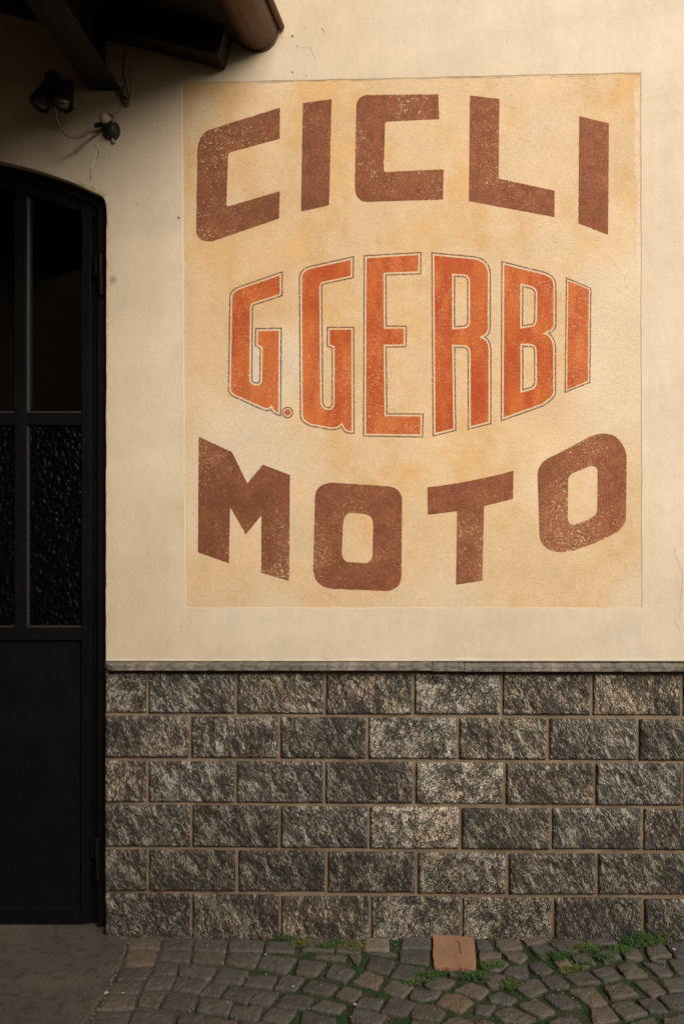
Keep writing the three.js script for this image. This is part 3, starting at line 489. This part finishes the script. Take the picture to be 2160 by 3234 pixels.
// ---------------------------------------------------------------- ground, paving
{
  const g = new THREE.PlaneGeometry(120, 120); g.rotateX(-Math.PI / 2); const uv = g.attributes.uv; for (let i = 0; i < uv.count; i++) uv.setXY(i, uv.getX(i) * 120, uv.getY(i) * 120);
  const m = part('ground', g, std({ map: sized(jointColor, 0.6), roughness: 1 }), scene); m.position.y = -0.03; m.userData.kind = 'structure';
}
const paving = new THREE.Group(); paving.name = 'cobbled_pavement'; paving.userData.kind = 'structure'; scene.add(paving);
const COBBLES = `462,5 570,14 589,66 477,62 |
481,70 584,74 605,144 506,146 |
576,14 678,10 696,66 595,68 |
595,74 702,73 714,127 607,121 |
607,127 678,130 693,182 617,186 |
501,157 599,157 605,206 510,213 |
610,200 696,197 699,247 615,252 |
507,221 596,214 608,264 513,269 |
616,264 689,254 691,323 628,318 |
514,276 609,276 623,329 513,335 |
702,204 809,216 795,267 701,252 |
706,264 795,276 799,338 697,321 |
623,329 747,343 762,402 639,402 |
517,343 617,337 634,402 518,402 |
769,349 840,352 862,402 776,402 |
688,12 804,20 816,78 707,74 |
711,82 817,84 831,136 720,128 |
684,138 813,149 809,211 700,186 |
809,14 934,14 941,74 824,75 |
825,80 942,88 936,147 836,138 |
943,27 1042,31 1050,82 948,78 |
947,90 1068,109 1042,177 940,146 |
825,153 922,169 915,227 818,218 |
817,222 870,226 862,282 797,272 |
929,187 1020,192 1015,247 919,232 |
883,238 976,250 952,308 865,282 |
1039,190 1110,201 1087,255 1020,248 |
979,256 1044,263 1024,314 961,305 |
1066,263 1155,283 1135,330 1040,317 |
806,283 912,299 914,351 814,339 |
916,318 1008,318 1004,375 915,353 |
1031,322 1113,334 1096,384 1013,370 |
846,356 949,374 951,408 853,402 |
963,381 1022,379 1053,408 960,408 |
1074,6 1176,12 1186,75 1069,68 |
1182,12 1270,18 1274,85 1189,78 |
1126,92 1223,96 1224,124 1123,107 |
1238,96 1278,92 1279,111 1271,145 |
1074,118 1169,131 1143,189 1077,182 |
1190,135 1268,169 1240,214 1170,190 |
1283,3 1362,10 1372,75 1284,68 |
1288,83 1393,85 1395,101 1319,96 |
1310,106 1394,123 1376,182 1299,157 |
1411,4 1512,5 1511,63 1410,64 |
1408,70 1509,68 1504,141 1408,123 |
1408,137 1494,154 1476,217 1378,193 |
1300,169 1362,197 1343,248 1259,218 |
1389,205 1461,233 1421,282 1359,252 |
1132,208 1223,236 1194,275 1108,256 |
1241,236 1300,253 1274,301 1217,276 |
1304,280 1369,293 1353,333 1281,315 |
1181,290 1256,312 1237,345 1150,327 |
1388,283 1470,306 1436,357 1362,343 |
1280,328 1385,353 1363,392 1274,373 |
1129,337 1235,368 1232,408 1133,402 |
1457,253 1546,256 1528,286 1478,300 1447,286 |
1490,225 1528,191 1592,211 1563,245 1513,245 |
1573,179 1627,190 1616,200 1572,190 |
1551,266 1603,270 1643,299 1604,342 1526,308 |
1581,252 1641,219 1696,252 1663,290 |
1459,309 1520,314 1558,338 1534,377 1451,361 |
1650,312 1710,315 1683,351 1643,346 |
1666,188 1751,190 1744,231 1698,242 |
1687,276 1728,260 1776,292 1747,314 1690,299 |
1696,340 1747,318 1818,358 1785,388 1717,370 |
1671,16 1712,23 1722,63 1673,60 |
1739,13 1819,17 1824,59 1754,71 1732,47 |
1676,68 1749,85 1739,107 1673,115 |
1756,84 1812,73 1837,100 1806,133 1771,115 |
1679,123 1739,112 1771,134 1733,167 1676,160 |
1768,146 1825,143 1824,190 1787,200 1743,179 |
1544,380 1589,356 1638,374 1629,408 1543,408 |
1640,383 1669,368 1712,389 1701,408 1631,408 |
1456,375 1527,383 1522,408 1457,408 |
1836,2 1904,-3 1914,28 1842,44 |
1848,50 1911,45 1933,95 1882,119 |
1922,35 1991,8 2033,24 2047,65 1972,79 1941,60 |
2050,19 2108,13 2153,19 2154,39 2055,44 |
1835,136 1880,126 1909,168 1867,186 1840,163 |
1919,126 1964,116 1982,159 1942,177 |
1982,101 2038,81 2055,135 2000,158 |
2065,86 2134,61 2148,105 2083,134 |
2152,61 2215,61 2219,110 2164,114 |
2244,61 2305,35 2321,95 2240,114 |
2325,40 2393,19 2424,23 2391,104 2329,104 |
1937,188 2017,169 2053,218 1973,231 |
2032,164 2097,145 2127,200 2062,213 |
2121,145 2177,126 2214,187 2135,200 |
2209,126 2277,147 2295,182 2245,195 |
2242,120 2288,121 2280,141 |
2297,121 2369,107 2388,110 2359,181 2306,181 |
1858,201 1913,188 1947,227 1941,244 1883,244 |
1937,250 2020,237 2048,308 1993,319 |
2053,237 2121,224 2154,271 2064,287 |
2153,215 2212,204 2240,262 2190,278 |
2238,206 2357,188 2332,249 2252,257 |
1858,276 1917,263 1968,316 1901,327 |
2051,313 2113,292 2158,344 2081,366 |
2142,292 2195,282 2220,340 2163,340 |
2210,276 2328,258 2301,324 2229,327 |
1989,325 2051,321 2064,370 1982,387 |
1856,375 1930,351 1954,388 1942,405 1859,405 |
1784,349 1820,367 1788,385 1762,375 |
2089,382 2167,362 2170,405 2081,405 |
2191,364 2294,341 2268,405 2191,405 |
1775,240 1803,216 1854,206 1874,253 1812,282 |
1774,312 1800,301 1834,284 1883,340 1834,359 1798,336`.split('|').map((l) => l.trim().split(' ').map((c) => c.split(',').map((v) => v / 1000)));
function cobbleGeometry(poly, s) {
  let cx = 0, cz = 0; for (const [x, z] of poly) { cx += x; cz += z; } cx /= poly.length; cz /= poly.length;
  const N = 36, ring = [], per = [];
  let total = 0; poly.forEach((p, i) => { const q = poly[(i + 1) % poly.length], l = Math.hypot(q[0] - p[0], q[1] - p[1]); per.push(l); total += l; });
  for (let k = 0; k < N; k++) { let d = total * k / N, i = 0; while (d > per[i]) { d -= per[i]; i++; } const p = poly[i], q = poly[(i + 1) % poly.length], t = d / per[i]; ring.push([lerp(p[0], q[0], t), lerp(p[1], q[1], t)]); }
  const round = ring.map((p, k) => { const a = ring[(k + N - 1) % N], b = ring[(k + 1) % N], w = (hash(k, s, 21) - 0.5) * 0.0035; const x = p[0] * 0.6 + (a[0] + b[0]) * 0.2, z = p[1] * 0.6 + (a[1] + b[1]) * 0.2, d = Math.hypot(x - cx, z - cz); return [x + (x - cx) / d * (w + 0.0022), z + (z - cz) / d * (w + 0.0022)]; });
  const size = Math.sqrt(Math.abs(poly.reduce((t, p, i) => { const q = poly[(i + 1) % poly.length]; return t + p[0] * q[1] - q[0] * p[1]; }, 0) / 2)), lift = (hash(s, 3, 5) - 0.5) * 0.003;
  const tx = (hash(s, 7, 1) - 0.5) * 0.03, tz = (hash(s, 8, 1) - 0.5) * 0.03;
  const top = (x, z) => (fbm(x * 60, z * 60, 4, 841 + s) - 0.5) * 0.0055 + (x - cx) * tx + (z - cz) * tz + lift;
  const P = [cx, top(cx, cz) + 0.002, cz], U = [], I = [], steps = [[0.25, 0.001], [0.5, 0.001], [0.74, 0.0006], [0.88, -0.0006], [0.96, -0.003], [1, -0.0095], [1, -0.03]];
  for (const [f, h] of steps) for (const [x, z] of round) { const X = cx + (x - cx) * f, Z = cz + (z - cz) * f; P.push(X, h > -0.02 ? top(X, Z) + h * clamp(size / 0.08, 0.4, 1) : h, Z); }
  const ou = hash(s, 4, 4) * 5, ov = hash(s, 6, 4) * 5, ca = Math.cos(hash(s, 9, 9) * 6), sa = Math.sin(hash(s, 9, 9) * 6); for (let i = 0; i < P.length; i += 3) { const x = P[i] - cx, z = P[i + 2] - cz; U.push(ca * x - sa * z + ou, sa * x + ca * z + ov + P[i + 1]); }
  let area = 0; round.forEach((p, i) => { const q = round[(i + 1) % N]; area += p[0] * q[1] - q[0] * p[1]; });
  const tri = (a, b, c) => (area > 0 ? I.push(a, c, b) : I.push(a, b, c));
  for (let k = 0; k < N; k++) { const k1 = (k + 1) % N; tri(0, 1 + k, 1 + k1); for (let r = 0; r + 1 < steps.length; r++) { const a = 1 + r * N + k, b = 1 + r * N + k1, c = a + N, d = b + N; tri(a, c, d); tri(a, d, b); } }
  const g = new THREE.BufferGeometry(); g.setAttribute('position', new THREE.Float32BufferAttribute(P, 3)); g.setAttribute('uv', new THREE.Float32BufferAttribute(U, 2)); g.setIndex(I); g.computeVertexNormals(); return g;
}
const cobbleM = [[1, 1, 1], [0.82, 0.8, 0.78], [1.15, 1.1, 1.0], [0.96, 0.96, 0.95], [1.35, 1.2, 1.02], [1.05, 0.98, 0.88]].map((t) => std({ map: sized(cobbleColor, 0.32), bumpMap: sized(cobbleRelief, 0.3), bumpScale: 0.004, color: rgb(...t), roughness: 0.72 }));
const orangeStoneM = std({ map: sized(cobbleColor, 0.32), bumpMap: sized(cobbleRelief, 0.3), bumpScale: 0.0022, color: rgb(1.45, 1.12, 0.84), roughness: 0.85 });
const paleStoneM = std({ map: sized(cobbleColor, 0.32), bumpMap: sized(cobbleRelief, 0.3), bumpScale: 0.003, color: rgb(2.1, 1.8, 1.5), roughness: 0.9 });
COBBLES.forEach((poly, i) => {
  const pale = [40, 79].includes(i), m = i === 1 ? orangeStoneM : pale ? paleStoneM : i === 58 ? cobbleM[4] : cobbleM[[0, 1, 2, 3, 5, 0, 1, 4, 3, 0][hash(i, 2, 33) * 10 | 0]];
  part(numbered('cobblestone'), cobbleGeometry(poly, i + 1), m, paving);
});
{
  // the earth and moss the stones sit in
  const sandColor = tex(512, 512, (u, v) => { const a = fbm(u * 10, v * 10, 4, 671, 10, 10), b = noise(u * 150, v * 150, 150, 150, 673), c = noise(u * 60, v * 60, 60, 60, 675); const k = mix3([0.026, 0.021, 0.016], [0.085, 0.069, 0.052], b * 0.55 + a * 0.45); return mix3(k, [0.2, 0.17, 0.135], sstep(0.92, 0.99, c) * 0.7); }, true);
  for (const [name, x0, x1, lift, map] of [['sandy_joints', -0.2, 0.86, 0.004, sandColor], ['mossy_joints', 0.86, 5, 0, jointColor]]) {
    const g = new THREE.PlaneGeometry(x1 - x0, 1.2, Math.round((x1 - x0) * 60), 70), p = g.attributes.position, uv = []; g.rotateX(-Math.PI / 2);
    for (let i = 0; i < p.count; i++) { const x = p.getX(i) + (x0 + x1) / 2, z = p.getZ(i) + 0.595, h = lift * sstep(0.86, 0.66, x); p.setXYZ(i, x, -0.0105 + h + (fbm(x * 25, z * 25, 3, 851) - 0.5) * 0.014 + 0.005 * clamp(1 - z / 0.05), z); uv.push(x, z); }
    g.setAttribute('uv', new THREE.Float32BufferAttribute(uv, 2)); g.computeVertexNormals();
    part(name, g, std({ map: sized(map, 0.3), bumpMap: sized(cobbleRelief, 0.2), bumpScale: 0.004, roughness: 1 }), paving);
  }
  // the same paving further out in the lane, beyond the photograph
  const far = [];
  for (let r = 0; r < 8; r++) for (let c = 0; c < 34; c++) { const x = 0.5 + c * 0.108 + (r % 2) * 0.054, z = 0.46 + r * 0.1, j = () => rr(-0.008, 0.008); far.push(cobbleGeometry([[x + j(), z + j()], [x + 0.095 + j(), z + j()], [x + 0.095 + j(), z + 0.087 + j()], [x + j(), z + 0.087 + j()]], 400 + r * 40 + c)); }
  const o = part('outer_cobblestones', mergeGeometries(far), cobbleM[0], paving); o.userData.kind = 'stuff';
}
{
  const E = [[0.43, 0.0], [0.457, 0.006], [0.480, 0.1], [0.491, 0.182], [0.507, 0.272], [0.506, 0.337], [0.508, 0.402], [0.52, 0.7], [0.52, 1.15]], s = new THREE.Shape();
  s.moveTo(-3, 0.25); s.lineTo(0.35, 0.25); s.lineTo(0.352, 0.0); E.forEach(([x, z]) => s.lineTo(x, -z)); s.lineTo(-3, -1.15); s.closePath();
  const g = new THREE.ExtrudeGeometry(s, { depth: 0.1, bevelEnabled: true, bevelThickness: 0.004, bevelSize: 0.004, bevelOffset: -0.004, bevelSegments: 2 }); g.rotateX(-Math.PI / 2); metreUV(g);
  const slab = part('threshold_slab', g, std({ map: sized(slabColor, 0.9, 0.45), bumpMap: sized(slabRelief, 0.9, 0.45), bumpScale: 0.0035, roughness: 0.78 }), scene); slab.position.y = -0.1;
  slab.userData = { label: 'large dark stone threshold slab on the ground before the black gate', category: 'stone slab' };
}
{
  const tile = thing('terracotta_tile', 'square terracotta tile with a hooked scratch set among the cobbles', 'tile', new THREE.Vector3(1.59, 0, 0.085));
  const C = [[1.517, 0.001], [1.662, 0.012], [1.661, 0.168], [1.518, 0.160]], q = [];
  for (let e = 0; e < 4; e++) for (let i = 0; i < 14; i++) { const t = i / 14, a = C[e], b = C[(e + 1) % 4], chip = (i === 0 ? 0.006 : 0.0005) + 0.0035 * sstep(0.58, 0.8, noise(e * 14 + i * 0.8, 3, BIG, BIG, 877)), x = lerp(a[0], b[0], t), z = lerp(a[1], b[1], t), d = Math.hypot(x - 1.59, z - 0.085); q.push(new THREE.Vector2((x - 1.59) * (1 - chip / d), -(z - 0.085) * (1 - chip / d))); }
  const g = new THREE.ExtrudeGeometry(new THREE.Shape(q), { depth: 0.016, bevelEnabled: true, bevelThickness: 0.0025, bevelSize: 0.0025, bevelOffset: -0.0025, bevelSegments: 2 }); g.rotateX(-Math.PI / 2); g.translate(0, -0.013, 0); metreUV(g);
  const W = 512, c = document.createElement('canvas'); c.width = c.height = W; const k = c.getContext('2d'); k.fillStyle = '#000'; k.fillRect(0, 0, W, W); k.strokeStyle = '#fff'; k.lineWidth = 15; k.lineCap = 'round';
  k.beginPath(); k.moveTo(290, 120); k.quadraticCurveTo(310, 96, 320, 130); k.lineTo(324, 240); k.lineTo(332, 290); k.stroke(); k.globalAlpha = 0.5; k.fillStyle = '#fff'; for (const [x, y, q] of [[455, 128, 6], [120, 285, 6], [370, 90, 5]]) { k.beginPath(); k.arc(x, y, q, 0, 7); k.fill(); }
  const im = k.getImageData(0, 0, W, W).data;
  const map = tex(W, W, (u, v, i, j) => { const n = fbm(u * 7, v * 5, 4, 861), f = noise(u * 90, v * 90, BIG, BIG, 863), e = Math.min(u, 1 - u, v, 1 - v), h = fbm(u * 4, v * 30, 2, 865); let t = mix3([0.2, 0.102, 0.056], [0.30, 0.165, 0.097], n); t = t.map((x) => x * (0.9 + 0.2 * f)); t = mix3(t, [0.42, 0.2, 0.07], sstep(0.13, 0.04, e + 0.1 * n - 0.05) * 0.35); t = mix3(t, [0.09, 0.06, 0.04], sstep(0.11, 0.0, e + 0.14 * (n - 0.4)) * 0.6); t = mix3(t, [0.24, 0.1, 0.05], sstep(0.62, 0.8, h) * 0.5); return mix3(t, [0.06, 0.03, 0.02], im[((W - 1 - j) * W + i) * 4] / 255 * 0.9); }, true);
  const m = map.clone(); m.repeat.set(1 / 0.15, -1 / 0.165); m.offset.set(0.5, 0.5); m.needsUpdate = true;
  const t = part('tile', g, std({ map: m, bumpMap: sized(plasterRelief, 0.2), bumpScale: 0.0015, roughness: 0.8 }), tile); t.rotation.x = 0.02;
}

// ---------------------------------------------------------------- weeds, moss, litter
const leafM = [[0.045, 0.11, 0.012], [0.075, 0.135, 0.014], [0.125, 0.145, 0.018]].map((c) => new THREE.MeshPhysicalMaterial({ color: rgb(...c), roughness: 0.8, transmission: 0.3, thickness: 0, side: THREE.DoubleSide }));
function tuft(n, r, h, leaf, s) {                        // small leaves on thin bent stems, straggling outwards
  seed = s * 977 + 5; const P = [], I = [];
  const quad = (a, b, c, d) => { const o = P.length / 3; P.push(...a, ...b, ...c, ...d); I.push(o, o + 1, o + 2, o, o + 2, o + 3); };
  const sub = []; for (let i = 0; i < 4; i++) sub.push([rr(-0.7, 0.7) * r, rr(-0.35, 0.35) * r, rr(0.45, 1)]);
  for (let i = 0; i < n * 2; i++) {
    const [sx0, sz0, tall] = sub[i % 4], a = rr(0, 6.283), q = Math.pow(rnd(), 0.8), x = sx0 + Math.cos(a) * q * r * 0.8, z = Math.max(-0.004, sz0 + Math.sin(a) * q * r * 0.5), y = h * tall * rr(0.1, 1) * (rnd() < 0.12 ? 1.35 : 1) * (1 - 0.45 * q), bx = lerp(sx0, x, 0.5), bz = lerp(sz0, z, 0.5);
    quad([bx - 0.0004, -0.012, bz], [bx + 0.0004, -0.012, bz], [x + 0.0003, y, z], [x - 0.0003, y, z]);
    for (let k = 0; k < 5; k++) {
      const t = rr(0.4, 1), px = lerp(bx, x, t), py = lerp(-0.012, y, t), pz = lerp(bz, z, t), d = rr(0, 6.283), up = rr(-0.3, 0.9), L = leaf * rr(0.45, 1.35), w = L * rr(0.22, 0.42), dx = Math.cos(d) * L, dz = Math.sin(d) * L, dy = up * L, sx = -Math.sin(d) * w, sz = Math.cos(d) * w;
      quad([px, py, pz], [px + dx * 0.5 + sx, py + dy * 0.6, pz + dz * 0.5 + sz], [px + dx, py + dy, pz + dz], [px + dx * 0.5 - sx, py + dy * 0.6 + 0.0007, pz + dz * 0.5 - sz]);
    }
  }
  const g = new THREE.BufferGeometry(); g.setAttribute('position', new THREE.Float32BufferAttribute(P, 3)); g.setIndex(I); g.computeVertexNormals(); return g;
}
for (const [x, z, n, r, h, c, label] of [
  [0.806, 0.004, 16, 0.016, 0.02, 2, 'faint yellow green weed at the wall foot, nearest the gate'],
  [1.006, 0.004, 34, 0.024, 0.03, 0, 'small green weed at the wall foot below a mortar joint'],
  [1.065, 0.04, 46, 0.034, 0.03, 2, 'yellow green weed on the first cobbles left of the mossy slab'],
  [1.134, 0.062, 44, 0.032, 0.026, 1, 'low weed spilling over the edge of the mossy slab by the wall'],
  [1.18, 0.048, 46, 0.02, 0.042, 0, 'tallest bright green weed on the mossy slab left of the pale cobble'],
  [1.226, 0.05, 70, 0.042, 0.02, 2, 'flat yellowish weed mat between tall weed and pale cobble'],
  [1.5, 0.196, 70, 0.042, 0.024, 0, 'leafy green weed at the front left corner of the terracotta tile'],
  [1.645, 0.196, 70, 0.04, 0.03, 0, 'leafy green weed at the front right corner of the terracotta tile'],
  [1.717, 0.15, 40, 0.03, 0.034, 1, 'upright light green weed right of the terracotta tile'],
  [1.758, 0.226, 44, 0.036, 0.02, 1, 'small weed in the wide mossy gap right of the tile'],
  [1.945, 0.1, 80, 0.05, 0.03, 0, 'dense green weed in the cobbles under the right hand mortar joint'],
  [2.008, 0.066, 46, 0.036, 0.024, 2, 'yellow green weed trailing over a flat stone by the wall'],
  [2.078, 0.058, 40, 0.034, 0.022, 1, 'thin green weed in the gap between two flat wall stones'],
  [2.07, 0.112, 46, 0.036, 0.02, 0, 'dark green weed creeping over a mossy cobble near the wall'],
  [2.152, 0.07, 50, 0.034, 0.026, 1, 'weed left of the biggest weed patch by the wall'],
  [2.215, 0.03, 150, 0.06, 0.044, 0, 'biggest bushy green weed patch at the wall foot on the right'],
  [2.264, 0.022, 70, 0.05, 0.04, 1, 'pale green weed joined to the right of the biggest patch'],
  [2.322, 0.015, 36, 0.03, 0.056, 2, 'tall thin yellow green weed against the plinth, far right'],
  [1.965, 0.168, 40, 0.034, 0.018, 2, 'yellowish weed between cobbles in front of the dense weed'],
  [2.02, 0.146, 30, 0.024, 0.018, 0, 'tiny green weed in the joint in front of the creeping weed'],
  [1.462, 0.226, 28, 0.026, 0.014, 1, 'tiny green weed among cobbles, front left of the tile weeds'],
]) { const m = part(numbered('weed'), tuft(Math.round(n * 1.15), r * 1.18, h * 0.8, 0.0052, used.get('weed')), leafM[c], scene); m.position.set(x, 0.002, z); m.userData = { label, category: 'weed', group: 'weeds growing between the cobbles and the wall' }; }
{
  // moss in the joints on the right, nobody could count it
  seed = 4242; const blade = new THREE.ConeGeometry(0.0022, 0.006, 4), N = 15000, m = new THREE.InstancedMesh(blade, std({ color: rgb(0.02, 0.05, 0.006), roughness: 1 }), N), M = new THREE.Matrix4(), q = new THREE.Quaternion(), e = new THREE.Euler(); let k = 0;
  while (k < N) { const x = rr(0.75, 2.75), z = rr(0.05, 0.6), d = fbm(x * 6, z * 6, 3, 871) + 0.25 * sstep(0.9, 1.5, x); if (d < 0.52) continue; e.set(rr(-0.7, 0.7), rr(0, 6), rr(-0.7, 0.7)); q.setFromEuler(e); const s = rr(0.6, 1.5); M.compose(new THREE.Vector3(x, -0.0085 + (fbm(x * 25, z * 25, 3, 851) - 0.5) * 0.014, z), q, new THREE.Vector3(s, s, s)); m.setMatrixAt(k, M); m.setColorAt(k, rgb(rr(0.6, 1.5), rr(0.7, 1.3), rr(0.6, 1.2))); k++; }
  m.name = 'moss'; m.userData = { kind: 'stuff', label: 'dark green moss filling the joints between the cobbles', category: 'moss' }; m.castShadow = m.receiveShadow = true; scene.add(m);
}
{
  // grit and crumbs along the wall foot, a few dry leaves
  seed = 77; const bits = [];
  for (let i = 0; i < 420; i++) { const wallside = i < 260, x = rr(0.38, 2.75), z = wallside ? Math.abs(rr(0, 1) ** 2) * 0.04 : rr(0.02, 0.4), g = new THREE.IcosahedronGeometry(rr(0.0012, 0.0036), 0); g.scale(rr(0.7, 1.5), rr(0.4, 0.9), rr(0.7, 1.5)); g.rotateY(rr(0, 6)); g.translate(x, wallside ? -0.001 : 0.003, z + 0.008); bits.push(g); }
  for (let i = 0; i < 130; i++) { const t = rnd(), z = 0.02 + t * 0.42, x = lerp(0.458, 0.512, Math.min(1, z / 0.28)) + rr(-0.006, 0.009), g = new THREE.IcosahedronGeometry(rr(0.001, 0.0028), 0); g.rotateY(rr(0, 6)); g.translate(x, 0.0005, z); bits.push(g); }
  const m = part('grit', mergeGeometries(bits), std({ color: rgb(0.17, 0.13, 0.09), roughness: 1 }), scene); m.userData = { kind: 'stuff', label: 'grit and crumbs along the foot of the wall', category: 'grit' };
  const leafShape = () => { const s = new THREE.Shape(); s.moveTo(0, -0.018); s.quadraticCurveTo(0.012, -0.004, 0, 0.018); s.quadraticCurveTo(-0.012, -0.004, 0, -0.018); const g = new THREE.ExtrudeGeometry(s, { depth: 0.0006, bevelEnabled: false, curveSegments: 8 }).scale(0.65, 0.65, 1), p = g.attributes.position; for (let i = 0; i < p.count; i++) p.setZ(i, p.getZ(i) + 14 * p.getX(i) ** 2 + 6 * p.getY(i) ** 2); g.computeVertexNormals(); return g; };
  for (const [x, z, a, c, label] of [[0.932, 0.016, 0.5, [0.12, 0.034, 0.018], 'dry red brown leaf against the plinth foot left of the weeds'], [0.44, 0.014, 1.4, [0.12, 0.06, 0.045], 'dull pinkish dry leaf at the plinth corner by the gate'], [0.9, 0.012, 2.2, [0.07, 0.035, 0.02], 'brown dry leaf at the wall foot beside the red brown leaf'], [0.575, 0.02, 0.9, [0.1, 0.06, 0.026], 'tan dry leaf on the cobble nearest the threshold slab']]) {
    const l = part(numbered('dry_leaf'), leafShape(), std({ color: rgb(...c), roughness: 0.9 }), scene); l.rotation.set(-Math.PI / 2 + 0.5, 0, a, 'YXZ'); l.rotation.order = 'YXZ'; l.position.set(x, 0.006, z + 0.006); l.userData = { label, category: 'dry leaf', group: 'dry leaves at the wall foot' };
  }
  const chip = (x, z, s, label) => { const g = new THREE.IcosahedronGeometry(s * 0.75, 1), p = g.attributes.position; for (let i = 0; i < p.count; i++) { const f = 0.75 + 0.5 * hash(Math.round(p.getX(i) * 9e4), Math.round(p.getZ(i) * 9e4), 3); p.setXYZ(i, p.getX(i) * f * 1.3, p.getY(i) * f * 0.5, p.getZ(i) * f); } g.computeVertexNormals(); const m2 = part(numbered('pebble'), g, std({ color: rgb(0.33, 0.3, 0.26), roughness: 0.9 }), scene); m2.position.set(x, 0.004, z); m2.userData = { label, category: 'pebble', group: 'pale pebbles on the ground' }; };
  chip(0.512, 0.272, 0.007, 'pale pebble on the threshold slab edge'); chip(0.564, 0.272, 0.004, 'small pale pebble on the cobble right of the slab edge'); chip(1.284, 0.318, 0.0055, 'white pebble in a mossy joint in the middle of the pavement'); chip(1.082, 0.246, 0.004, 'pale chip on a cobble left of the white pebble'); chip(0.958, 0.1, 0.0045, 'flat pale chip by the wall side cobbles'); chip(2.335, 0.075, 0.006, 'whitish chip on the far right cobble by the wall');
}

// ---------------------------------------------------------------- across the lane: a house facing the gate, a yard wall beside it
{
  const h = thing('opposite_house', 'dark rendered house across the lane facing the black gate', 'house');
  part('wall', metreUV(box(-11, 2.2, 0, 5.9, 5.0, 12, 0)), houseM, h);
  const roof = new THREE.CylinderGeometry(3.4, 3.4, 13.8, 3, 1); roof.rotateZ(Math.PI / 2); roof.rotateX(Math.PI / 2); roof.scale(1, 0.6, 1.3); roof.translate(-4.5, 7.0, 8.6); part('roof', roof, roofM, h);
  for (const x of [-9, -6.2, -3.4]) { const w = part('window', box(x, x + 1, 2.0, 3.5, 4.94, 5.1, 0), shutterM, h); part('sill', box(x - 0.08, x + 1.08, 1.92, 1.995, 4.88, 5.1, 0), copingM, w); }
  const y = thing('yard_wall', 'rendered yard wall across the lane beside the dark house', 'wall');
  const g = thing('side_wing', 'dark rendered wing wall standing out from the house left of the black gate', 'wall');
  part('wall', metreUV(box(-1.4, -1.1, 0, 4.8, 0.003, 4.0, 0.004)), houseM, g);
  part('wall', metreUV(box(2.2, 12, 0, 2.75, 4.6, 4.9, 0.004)), houseM, y); part('cap', metreUV(box(2.2, 12, 2.75, 2.81, 4.55, 4.95, 0.004)), copingM, y);
}
renderer.render(scene, camera);
